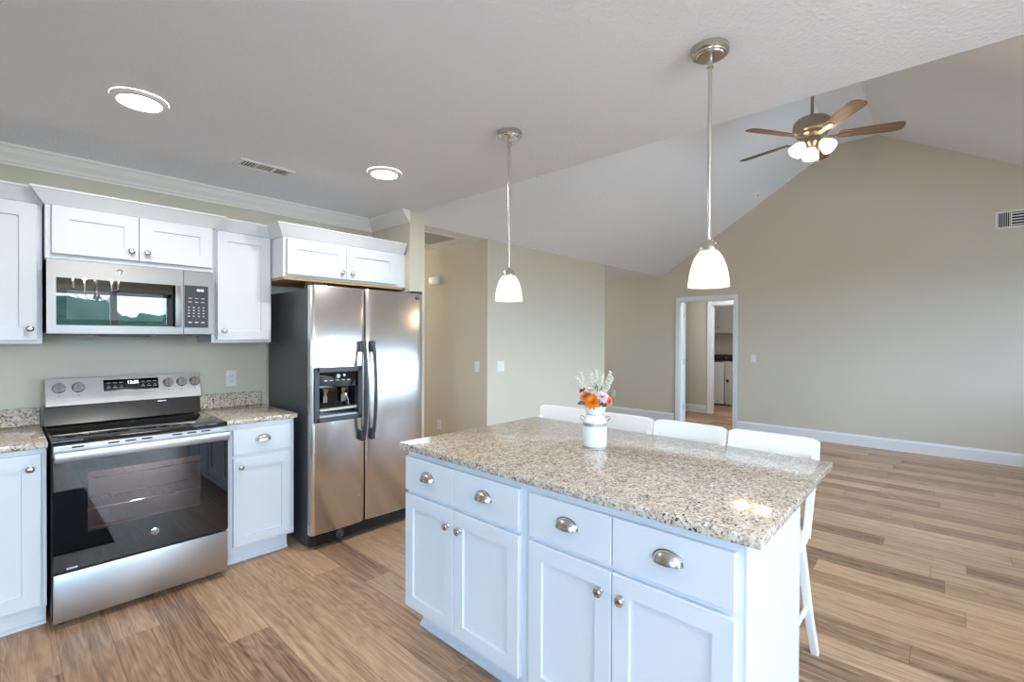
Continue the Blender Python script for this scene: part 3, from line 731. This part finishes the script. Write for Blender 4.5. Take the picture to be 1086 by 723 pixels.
for x in (RX0+.06, RX1-.06):
    for y in (RY+.12, 3.72): MB().lathe([(.016, 0), (.016, .022)], (x, y, 0), ZP, 14).build('roller', M_BLACK, t)

# ------------------------------------------------------------------ island
IX = 1.355   # face-frame plane, faces -X
IU = (0, -1, 0)
def island_unit(label, ya, yb_, spans, end):
    """ya > yb_ ; spans: list of (y_hi, y_lo, knob_y)"""
    t = thing('island_cabinet', label, 'cabinet', (1.65, (ya+yb_)/2, 0))
    MB().box(IX, 1.948, yb_, ya, .11, .8805, .0015).build('body', M_CAB, t)
    tk = MB(); e0 = yb_; e1 = ya-(.02 if not end else 0)
    tk.box(IX+.075, 1.948, e0, e1, 0, .11)
    tk.prism([(IX+.075, e0, 0), (IX+.058, e0, 0), (IX+.059, e0, .011), (IX+.067, e0, .02), (IX+.075, e0, .022)], (0, e1-e0, 0)); tk.build('toe_kick', M_CAB, t)
    for hi, lo, ky in spans:
        d = front('drawer', t, (IX, hi, .690), IU, XM, hi-lo, .160, 'slab'); cup((IX-.020, (hi+lo)/2, .765), IU, XM, d)
        d = front('door', t, (IX, hi, .130), IU, XM, hi-lo, .541); knob((IX-.020, ky, .600), XM, d)
    if end:
        MB().box(IX-.0005, 1.905, yb_-.006, yb_-.0003, .0, .8805, .001).box(1.905, 1.948, yb_-.012, yb_-.0003, 0, .8805, .001).build('end_panel', M_CAB, t)
    return t
island_unit('left half of the white kitchen island, cabinet nearest the refrigerator', 1.915, 1.156, [(1.912, 1.561, 1.590), (1.557, 1.180, 1.512)], False)
island_unit('right half of the white kitchen island, cabinet with the exposed end panel', 1.155, .388, [(1.129, .783, .820), (.779, .407, .742)], True)
ic = MB().box(1.322, 2.358, .340, 1.946, .8815, .912, .004, 2).build('countertop', M_GRAN)
tag(ic, 'large speckled granite countertop on the white island', 'countertop')

# ------------------------------------------------------------------ bar stools
def make_stool(name, label):
    r = thing(name, label, 'bar stool', (0, 0, 0), 'white bar stools along the island')
    # local: +x away from the island (back of the stool), seat centre over origin
    st = MB(); n = 30; SZ = .612
    def seat_pt(a, k, z):
        c, s_ = math.cos(a), math.sin(a); p = 4.0
        rr = (abs(c)**p+abs(s_)**p)**(-1/p)
        return Vector((.205*rr*c*k, .194*rr*s_*k, z-.010*(1-min(1, k))*1.5))
    rings = [[st.bm.verts.new(seat_pt(2*PI*i/n, k, z)) for i in range(n)] for k, z in ((.90, SZ-.034), (.97, SZ-.028), (1, SZ-.016), (.985, SZ-.004), (.94, SZ), (.75, SZ), (.45, SZ-.001))]
    for a, b in zip(rings, rings[1:]):
        for i in range(n): st.bm.faces.new((a[i], a[(i+1) % n], b[(i+1) % n], b[i]))
    st.bm.faces.new(rings[0][::-1]); st.bm.faces.new(rings[-1]); st.build('seat', M_STOOL, r, local=True, ang=50)
    sec = [(.016, .012), (.012, .016), (-.012, .016), (-.016, .012), (-.016, -.012), (-.012, -.016), (.012, -.016), (.016, -.012)]
    for sy_ in (-1, 1):
        MB().sweep([(-.150, sy_*.145, .585), (-.165, sy_*.158, .30), (-.185, sy_*.172, 0)], sec, up=(1, 0, 0)).build('leg', M_STOOL, r, local=True)
        MB().sweep([(.150, sy_*.150, .585), (.185, sy_*.160, .42), (.255, sy_*.168, .20), (.345, sy_*.176, 0)], sec, up=(1, 0, 0)).build('leg', M_STOOL, r, local=True)
        MB().sweep([(.150, sy_*.174, .585), (.195, sy_*.176, .70), (.250, sy_*.176, .80), (.302, sy_*.177, .90)], [(a*.9, b*.75) for a, b in sec], up=(1, 0, 0)).build('back_post', M_STOOL, r, local=True)
        MB().tube([(-.158, sy_*.152, .24), (.235, sy_*.162, .25)], .010, 10).build('stretcher', M_STOOL, r, local=True)
    for x, z, yy in ((-.172, .20, .155), (.20, .36, .155)): MB().tube([(x, -yy, z), (x, yy, z)], .011, 10).build('footrest', M_STOOL, r, local=True)
    rl = MB(); Nn = 16; rg = []
    for k in range(Nn+1):
        s_ = 2*k/Nn-1; y = s_*.192; xo = .318-.022*(1-s_*s_)*0+.018*(1-s_*s_); e = (max(0, abs(s_)-.9)/.1)
        z0, z1 = .868+.008*e, .975-.012*e**2
        rg.append([rl.bm.verts.new(Vector(q)) for q in ((xo-.022, y, z0), (xo-.008, y, z1-.006), (xo-.003, y, z1), (xo+.008, y, z1), (xo+.012, y, z1-.006), (xo+.0, y, z0))])
    for a, b in zip(rg, rg[1:]):
        for k in range(6): rl.bm.faces.new((a[k], a[(k+1) % 6], b[(k+1) % 6], b[k]))
    rl.bm.faces.new(rg[0][::-1]); rl.bm.faces.new(rg[-1]); rl.build('backrest', M_STOOL, r, local=True, ang=30)
    return r
stools = [(.598, 'white bar stool nearest the camera, its seat and leg showing past the island end'),
          (.992, 'white bar stool second from the island end panel, its back rail above the granite'),
          (1.382, 'white bar stool just right of the flower vase, only its back rail showing'),
          (1.802, 'white bar stool left of and behind the flower vase, farthest along the island')]
s0 = None
for y, lb in stools:
    if s0 is None: s0 = o = make_stool('bar_stool', lb)
    else: o = copytree(s0); o['label'] = lb
    o.location = (2.165, y, 0)

# ------------------------------------------------------------------ vase and flowers
VX, VY, VT = 1.895, 1.200, .912
t = thing('vase', 'white enamel milk-can vase with two small handles on the island', 'vase', (VX, VY, VT))
vb_ = MB().lathe([(.052, 0), (.0555, .004), (.0555, .120), (.054, .126), (.045, .140), (.040, .150), (.0375, .156), (.0385, .158), (.053, .192), (.0535, .194), (.051, .193), (.036, .160), (0, .158)], (VX, VY, VT+.0005), ZP, 40).build('can', M_ENAMEL, t, ang=50)
MB().lathe([(.0562, .004), (.0568, .008), (.0562, .012)], (VX, VY, VT), ZP, 40, cap=False).build('band', M_RIM, t)
MB().lathe([(.0562, .104), (.0568, .112), (.0562, .120)], (VX, VY, VT), ZP, 40, cap=False).build('band', M_RIM, t)
MB().lathe([(.0384, .153), (.0390, .156), (.0384, .159)], (VX, VY, VT), ZP, 40, cap=False).build('band', M_RIM, t)
sdv = Vector((math.sin(.56), -math.cos(.56), 0))
for s_ in (-1, 1):
    c0 = Vector((VX, VY, VT)); pts = [c0+sdv*(s_*r_)+Vector((0, 0, z)) for r_, z in ((.046, .136), (.056, .146), (.066, .146), (.068, .138), (.060, .128), (.054, .122))]
    MB().tube(pts, .0028, 8).build('handle', M_RIM, t)
t = thing('bouquet', 'orange, peach and pink flowers with white sprays in the milk-can vase', 'flowers', (VX, VY, VT+.165))
right = Vector((math.sin(.56), -math.cos(.56), 0)); fwd = Vector((-math.cos(.56), -math.sin(.56), 0))
def fpos(a, b, z): return Vector((VX, VY, VT))+right*a+fwd*b+Vector((0, 0, z))
def petals(name, c, n, rad, rings, rgb, mat=None):
    mb = MB(); n = Vector(n).normalized(); e1 = n.orthogonal().normalized(); e2 = n.cross(e1)
    for r_ in range(rings):
        cnt = max(5, int(14-r_*1.5)); el = math.radians(5+r_*80/rings); L = rad*(1-.10*r_); wd = rad*.30
        for k in range(cnt):
            a = 2*PI*(k+.5*(r_ % 2))/cnt+random.uniform(-.1, .1); d = e1*math.cos(a)+e2*math.sin(a); s_ = n.cross(d)
            def f(i, j):
                x = L*i; up = math.sin(el)*x+.12*L*math.sin(PI*i); out = math.cos(el)*x
                ww = wd*math.sin(PI*min(1, .12+i*.88))**.7*(j-.5)*2
                return c+d*out+n*(up-rad*.35)+s_*ww*.8+n*(abs(j-.5)*.25*wd)
            mb.grid(f, 4, 2)
    m = mat or simple(name+'_petal', rgb, .6)
    return mb.build(name, m, t, ang=80)
up = Vector((0, 0, 1))
petals('orange_dahlia', fpos(-.012, .044, .222), fwd*.9+up*.5-right*.05, .042, 6, (240, 138, 20))
petals('peach_dahlia', fpos(-.048, .020, .245), fwd*.6+up*.7-right*.5, .034, 6, (240, 150, 104))
petals('magenta_flower', fpos(-.062, -.004, .268), up*.8-right*.6+fwd*.3, .019, 5, (206, 52, 110))
petals('white_dahlia', fpos(.036, .026, .244), fwd*.7+up*.6+right*.35, .036, 6, (236, 214, 212))
petals('coral_rose', fpos(.066, .014, .222), right*.8+fwd*.6+up*.3, .028, 5, (240, 140, 90))
petals('cream_flower', fpos(-.026, .008, .272), up*.9+fwd*.4, .026, 5, (240, 232, 214))
petals('burgundy_flower', fpos(.022, .040, .216), fwd+up*.3+right*.3, .018, 4, (128, 46, 40))
M_LEAF = simple('leaf_green', (86, 104, 92), .6); M_SPRAY = simple('cream_spray', (226, 222, 202), .7); M_STEM = simple('stem_green', (112, 128, 92), .6)
lf = MB()
for k, (p, d) in enumerate([((-.048, .02, .214), -right+fwd*.4-up*.1), ((-.046, .03, .212), -right*.6+fwd*.8+up*.1), ((.03, .02, .205), right*.5+fwd*.5), ((-.02, .03, .245), up+fwd*.5-right*.3), ((.01, .02, .265), up+fwd*.3), ((.0, .0, .27), up+right*.2), ((.02, -.01, .26), up+right*.4)]):
    d = d.normalized(); s_ = d.orthogonal().normalized(); c = fpos(*p)
    lf.grid(lambda i, j: c+d*(.035*i)+s_*(.012*math.sin(PI*min(1, .08+.9*i))*(j-.5)*2)+up*(-.006*i*i), 5, 2)
lf.build('leaves', M_LEAF, t, solid=.0006)
stm = MB()
for a, b, z in ((-.006, .034, .2), (-.03, .012, .215), (.026, .016, .215), (.045, .01, .2), (-.035, -.006, .235)): stm.tube([fpos(a*.3, b*.3, .165), fpos(a*.7, b*.6, (.165+z)/2), fpos(a, b, z)], .002, 6)
stm.build('stems', M_STEM, t)
for a, b, z, da in ((-.083, -.004, .325, -.55), (-.062, -.012, .346, -.4), (-.018, -.014, .350, -.1), (.008, -.012, .357, .04), (.032, -.014, .338, .15), (.070, -.01, .350, .5), (.078, .0, .325, .55), (.062, .012, .286, .5)):
    mb = MB(); p1 = fpos(a, b, z); p0 = fpos(a-da*.085, b*.4, .235); ax = (p1-p0)
    mb.tube([p0, p0+ax*.6, p1], .0014, 6)
    for k in range(20):
        s_ = .36+.64*k/19; q = p0+ax*s_; an = k*2.4; rad = .0075*(1.15-s_)+.0015
        e1 = ax.orthogonal().normalized(); e2 = ax.cross(e1).normalized(); dd = (e1*math.cos(an)+e2*math.sin(an))*.8+ax.normalized()*.7
        mb.lathe([(.0, 0), (.0034, .004), (.0030, .009), (0, .0125)], q+dd*rad*.3, dd, 6)
    mb.build('white_spray', M_SPRAY, t)

# ------------------------------------------------------------------ pendants
def pendant(label, x, y):
    t = thing('pendant_lamp', label, 'pendant lamp', (x, y, CZ), 'pendant lamps over the island')
    MB().lathe([(.064, 0), (.064, -.020), (.060, -.024), (.056, -.024), (.054, -.028), (.048, -.028), (.045, -.033), (.010, -.036), (0, -.036)], (x, y, CZ-.0005), ZP, 40).build('canopy', M_NICKEL, t)
    MB().lathe([(.009, 0), (.009, .030), (.012, .030), (.012, .036), (.006, .042)], (x, y, CZ-.036), (0, 0, -1), 16).cyl((x, y, CZ-.07), (x, y, 1.765), .0068, seg=14).build('rod', M_NICKEL, t)
    MB().lathe([(.0075, .04), (.012, .034), (.024, .024), (.033, .008), (.033, -.004), (.029, -.004), (.0, .0)], (x, y, 1.742), ZP, 28).build('cap', M_NICKEL, t)
    sp_ = [(.026, 1.742), (.034, 1.735), (.044, 1.722), (.053, 1.703), (.060, 1.680), (.066, 1.652), (.0695, 1.624), (.0705, 1.611)]
    sh = MB().lathe([(r, z-1.6) for r, z in sp_], (x, y, 1.6), ZP, 40, cap=False).build('shade', M_OPAL, t, ang=60)
    MB().lathe([(0, -.022), (.012, -.019), (.021, -.006), (.022, .006), (.014, .024), (.011, .04), (.011, .05)], (x, y, 1.66), ZP, 18).build('bulb', M_BULB, t)
    l = point('pendant_light', (0, 0, 1.635-CZ), .17, WARM, .02, t)
pendant('nickel pendant lamp nearest the camera, hung over the right end of the island', 1.745, .630)
pendant('nickel pendant lamp nearer the refrigerator, over the left end of the island', 1.775, 1.642)

# ------------------------------------------------------------------ recessed lights
def disc_light(label, x, y, power):
    t = thing('ceiling_light', label, 'ceiling light', (x, y, CZ), 'round flush ceiling lights')
    MB().lathe([(.105, -.0005), (.105, -.006), (.098, -.014), (.080, -.017), (.076, -.012)], (x, y, CZ), ZP, 48, cap=False).build('rim', M_WHITE, t)
    MB().lathe([(.0765, -.0125), (.04, -.0145), (0, -.015)], (x, y, CZ), ZP, 40, cap=False).build('lens', M_LED, t)
disc_light('round flush ceiling light over the left countertop, nearer the camera', .426, 2.628, 1)
disc_light('round flush ceiling light in front of the refrigerator cabinet', 1.672, 2.632, 1)

# ------------------------------------------------------------------ ceiling fan
FX, FY, FZ = 4.907, .881, 3.206
t = thing('ceiling_fan', 'five-blade ceiling fan with three lit shades under the vaulted ceiling', 'ceiling fan', (FX, FY, VZ))
MB().cyl((FX, FY, 3.40), (FX, FY, VZ-.04), .0135, seg=16).build('downrod', M_NICKELF, t)
MB().lathe([(.0, 0), (.075, 0), (.075, -.01), (.06, -.05), (.03, -.075), (.014, -.08)], (FX, FY, VZ-.001), ZP, 32).build('canopy', M_NICKELF, t)
MB().lathe([(.02, .215), (.03, .205), (.05, .195), (.115, .175), (.142, .15), (.150, .12), (.150, .075), (.142, .058), (.12, .05), (.118, .03), (.105, .018), (.06, .010), (.0, .010)], (FX, FY, FZ-.01), ZP, 48).build('motor_housing', M_NICKELF, t)
MB().lathe([(.0, .01), (.062, .01), (.066, -.02), (.060, -.045), (.035, -.062), (.03, -.075), (.012, -.085), (0, -.085)], (FX, FY, FZ), ZP, 32).build('light_hub', M_NICKELF, t)
for k in range(5):
    a = 3.811+k*2*PI/5; d = Vector((math.cos(a), math.sin(a), 0)); s_ = Vector((-math.sin(a), math.cos(a), 0)); c = Vector((FX, FY, FZ))
    pit = math.radians(-12); wv_ = s_*math.cos(pit)+Vector((0, 0, math.sin(pit)))
    ol = []
    for r_, hw in ((.20, .046), (.24, .051), (.45, .060), (.60, .064), (.635, .060), (.655, .045), (.664, .022)): ol.append((r_, hw))
    poly = [(r_, hw) for r_, hw in ol]+[(r_, -hw) for r_, hw in ol[::-1]]
    nn = d.cross(wv_).normalized()
    bl = MB().prism([(r_, h_, -.003) for r_, h_ in poly], (0, 0, .006)).build('blade', M_BLADE, t, local=True)
    bl.matrix_local = Matrix(((d.x, wv_.x, nn.x, 0), (d.y, wv_.y, nn.y, 0), (d.z, wv_.z, nn.z, FZ-VZ), (0, 0, 0, 1)))
    ar = MB().prism([c+d*r_+wv_*h_+nn*(-.010 if nn.z > 0 else .010)+Vector((0, 0, dz)) for r_, h_, dz in ((.10, .018, 0), (.17, .014, -.002), (.22, .024, 0), (.285, .018, 0), (.295, 0, 0), (.285, -.018, 0), (.22, -.024, 0), (.17, -.014, -.002), (.10, -.018, 0))], nn*.005)
    ar.build('blade_arm', M_NICKELF, t)
for k in range(3):
    a = math.radians(14+k*120); d = Vector((math.cos(a), math.sin(a), 0)); ax = (d*.75+Vector((0, 0, -.85))).normalized(); c = Vector((FX, FY, FZ-.03))+d*.055
    fit = MB().lathe([(.012, -.02), (.014, .02), (.022, .03), (.024, .045), (0, .045)], c, ax, 20).build('lamp_holder', M_NICKELF, t)
    MB().lathe([(.024, .040), (.036, .052), (.048, .075), (.056, .105), (.060, .130), (.061, .142)], c, ax, 28, cap=False).build('lamp_shade', M_OPALF, t, ang=60)
    MB().lathe([(.010, .045), (.012, .06), (.022, .085), (.020, .105), (0, .115)], c, ax, 16).build('bulb', M_BULB, t)
    point('fan_light', c+ax*.125-Vector((FX, FY, VZ)), 4, WARM, .03, t)
for dx, dy, L in ((-.03, -.01, .17), (.0, -.05, .14)):
    mb = MB().cyl((FX+dx, FY+dy, FZ-.07), (FX+dx, FY+dy, FZ-.07-L), .0028, seg=6)
    mb.lathe([(0, 0), (.008, .006), (.009, .03), (0, .036)], (FX+dx, FY+dy, FZ-.07-L-.034), ZP, 12); mb.build('pull_chain', M_NICKELF, t)

# ------------------------------------------------------------------ vents, switches, outlets, detectors
def vent(name, label, o, u, v, n, w, h, cols, mode):
    o, u, v, n = Vector(o), Vector(u), Vector(v), Vector(n); base = o+u*w/2+v*h/2
    t = thing(name, label, 'vent', base)
    fr = MB(); e = .022
    fr.steps(o, u, v, n, w, e, [(0, 0), (.002, .008)]).steps(o+v*(h-e), u, v, n, w, e, [(0, 0), (.002, .008)])
    fr.steps(o+v*e, u, v, n, e, h-2*e, [(0, 0), (0, .0075)]).steps(o+u*(w-e)+v*e, u, v, n, e, h-2*e, [(0, 0), (0, .0075)])
    cw = (w-2*e-(cols-1)*.012)/cols
    for k in range(1, cols): fr.steps(o+u*(e+k*(cw+.012)-.012)+v*e, u, v, n, .012, h-2*e, [(0, 0), (0, .0075)])
    fr.build('frame', M_WHITE, t)
    MB().steps(o+u*e+v*e, u, v, n, w-2*e, h-2*e, [(0, -.0002), (0, .0008)]).build('backing', M_DARKIN, t)
    sl = MB()
    for k in range(cols):
        p = o+u*(e+k*(cw+.012))+v*e; md = mode[k]
        if md == 'v':
            m_ = max(3, int(cw/.016))
            for q_ in range(m_): sl.steps(p+u*(cw*(q_+.5)/m_-.002), u, v, n, .0045, h-2*e, [(0, .0008), (0, .006)])
        else:
            m_ = max(3, int((h-2*e)/md))
            for q_ in range(m_): sl.steps(p+v*((h-2*e)*(q_+.5)/m_-md*.2), u, v, n, cw, md*.4, [(0, .0008), ((0, md*.1), .0026)])
    sl.build('louvers', M_WHITE, t)
    return t
vent('ceiling_vent', 'white supply vent in the ceiling above the wall cabinets', (.962, 3.180, CZ-.0005), XP, (0, -1, 0), (0, 0, -1), .320, .148, 3, ['v', .022, 'v'])
vent('return_grille', 'large white return-air grille in the hall ceiling', (2.80, 4.32, CZ-.0005), XP, (0, -1, 0), (0, 0, -1), .53, .54, 1, [.03])
vent('wall_vent', 'white register high on the far gable wall', (XF-.0005, -.411, 2.680), (0, -1, 0), ZP, XM, .36, .200, 3, ['v', .030, 'v'])
def plate(name, label, cat, c, u, n, kind, gangs=1):
    c, u, n = Vector(c), Vector(u), Vector(n); w = .070+(gangs-1)*.046; h = .115
    t = thing(name, label, cat, c)
    MB().steps(c-u*w/2-Vector((0, 0, h/2)), u, ZP, n, w, h, [(0, .0003), (0, .003), (.003, .006)]).build('cover_plate', M_WHITE, t)
    for g in range(gangs):
        q = c+u*((g-(gangs-1)/2)*.046)
        if kind == 'switch':
            MB().steps(q-u*.016-Vector((0, 0, .033)), u, ZP, n, .032, .066, [(0, .006), (.001, .0085)]).build('rocker', M_WHITE, t)
        else:
            for dz in (-.020, .020):
                s_ = MB().steps(q-u*.0165+Vector((0, 0, dz-.0145)), u, ZP, n, .033, .029, [(0, .006), (.002, .0078)]).build('socket', M_WHITE, t)
                hs = MB()
                for k_ in (-.0065, .0065): hs.steps(q+u*(k_-.0012)+Vector((0, 0, dz-.003)), u, ZP, n, .0024, .009, [(0, .0079), (0, .0082)])
                hs.steps(q-u*.002+Vector((0, 0, dz-.010)), u, ZP, n, .004, .004, [(0, .0079), (0, .0082)]); hs.build('socket_slots', M_BLACK, s_)
plate('outlet', 'white double outlet on the kitchen wall between range and refrigerator', 'outlet', (1.151, W, 1.117), XP, YM, 'outlet')
plate('light_switch', 'white two-gang switch on the pale wall right of the hall corner', 'switch', (3.759, YE, 1.106), XP, YM, 'switch', 2)
plate('light_switch', 'white switch on the shaded hall wall beside the corner', 'switch', (XH, 3.751, 1.100), (0, -1, 0), XM, 'switch')
plate('outlet', 'white outlet low on the shaded hall wall', 'outlet', (XH, 4.397, .385), (0, -1, 0), XM, 'outlet')
plate('light_switch', 'white switch on the far wall right of the laundry doorway', 'switch', (XF, 2.128, 1.118), (0, -1, 0), XM, 'switch')
plate('outlet', 'white outlet low on the far wall left of the laundry doorway, behind the flowers', 'outlet', (XF, 4.51, .39), (0, -1, 0), XM, 'outlet')
ch = MB().box(XH-.050, XH-.0005, 4.37, 4.55, 2.045, 2.135, .006, 2)
tag(ch.build('door_chime', M_WHITE), 'white door chime box high on the hall wall', 'door chime')
nsl = Vector((0, -.64, -1)).normalized(); sp0 = Vector((7.357, 1.997, vault(1.997)))
t = thing('smoke_detector', 'white round smoke detector on the sloped ceiling', 'smoke detector', sp0)
MB().lathe([(.065, .0005), (.065, .012), (.055, .030), (.040, .036), (0, .037)], sp0, nsl, 32).build('housing', M_WHITE, t)
MB().lathe([(.052, .024), (.059, .024), (.0595, .021), (.052, .021)], sp0, nsl, 32, cap=False).lathe([(.014, .0372), (.014, .0385), (0, .039)], sp0, nsl, 16).build('sounder_slot', M_DARKIN, t)

# ------------------------------------------------------------------ laundry appliances and cabinet
def laundry(name, label, y0, y1, door_):
    t = thing(name, label, name, (10.7, (y0+y1)/2, 0))
    MB().box(10.35, 11.03, y0, y1, .03, .915, .012, 2).build('body', M_WASH, t)
    MB().prism([(10.86, y0+.01, .9155), (10.90, y0+.01, 1.055), (11.03, y0+.01, 1.055), (11.03, y0+.01, .9155)], (0, y1-y0-.02, 0)).build('console', M_DGREY, t)
    MB().lathe([(.03, 0), (.028, .02), (0, .022)], (10.878, y0+.12, .985), (-.96, 0, .28), 20).build('dial', M_CHROME, t)
    if door_:
        MB().steps((10.35, y1-.08, .33), (0, -1, 0), ZP, XM, y1-y0-.16, .46, [(0, 0), (.004, .012), (.03, .014), (.034, .009)]).build('door', M_WASH, t)
        MB().box(10.325, 10.345, y1-.075, y1-.035, .50, .56, .004).build('door_pull', M_BLACK, t)
    else:
        MB().box(10.40, 10.85, y0+.05, y1-.05, .9155, .925, .006).build('lid', M_DGREY, t)
    for x in (10.42, 10.97):
        for y in (y0+.06, y1-.06): MB().lathe([(.02, 0), (.02, .03)], (x, y, 0), ZP, 12).build('foot', M_BLACK, t)
laundry('washer', 'white washing machine on the left in the laundry room', 3.41, 4.08, False)
laundry('dryer', 'white dryer with a front door, right of the washer in the laundry room', 2.72, 3.385, True)
t = thing('wall_cabinet', 'white two-door wall cabinet over the laundry appliances', 'cabinet', (10.9, 3.6, 1.53))
MB().box(10.74, 11.075, 3.29, 4.05, 1.53, 2.30, .002).build('body', M_CAB, t)
for hi, lo, ky in ((4.04, 3.672, 3.70), (3.668, 3.30, 3.64)):
    d = front('door', t, (10.74, hi, 1.54), (0, -1, 0), XM, hi-lo, .75); knob((10.72, ky, 1.655), XM, d)

# ------------------------------------------------------------------ dining area behind the viewpoint (mirrored in the appliances)
rg = MB().box(-1.4, .54, .35, 2.03, .0, .008, .003)
tag(rg.build('rug', M_RUG), 'dark rug on the floor, mirrored in the oven door', 'rug')

HXC, HYC, HZC = .83, -.95, 2.08
t = thing('chandelier', 'candle chandelier over the dining area, mirrored in the microwave door', 'chandelier', (HXC, HYC, CZ))
MB().lathe([(.06, 0), (.06, -.015), (.03, -.03), (.008, -.035)], (HXC, HYC, CZ-.0005), ZP, 28).build('canopy', M_NICKEL, t)
MB().cyl((HXC, HYC, HZC-.12), (HXC, HYC, CZ-.03), .006, seg=10).build('rod', M_NICKEL, t)
MB().lathe([(0, -.09), (.02, -.07), (.034, -.03), (.02, .01), (.012, .05), (.006, .09)], (HXC, HYC, HZC-.14), ZP, 24).build('hub', M_NICKEL, t)
for k in range(5):
    a = .5+k*2*PI/5; d = Vector((math.cos(a), math.sin(a), 0)); c = Vector((HXC, HYC, HZC))
    MB().tube([c+d*.02+Vector((0, 0, -.16)), c+d*.09+Vector((0, 0, -.22)), c+d*.17+Vector((0, 0, -.20)), c+d*.22+Vector((0, 0, -.13)), c+d*.225+Vector((0, 0, -.09))], .006, 8).build('arm', M_NICKEL, t)
    q = c+d*.225
    MB().lathe([(.006, -.092), (.024, -.086), (.026, -.078), (.010, -.076), (.010, -.005), (.009, 0)], q, ZP, 16).build('candle_sleeve', M_WHITE, t)
    MB().lathe([(.006, .0005), (.011, .012), (.010, .028), (.004, .046), (0, .052)], q, ZP, 12).build('bulb', M_BULB, t)
    point('candle_light', d*.225+Vector((0, 0, HZC+.075-CZ)), 4, (1, .93, .85), .03, t)
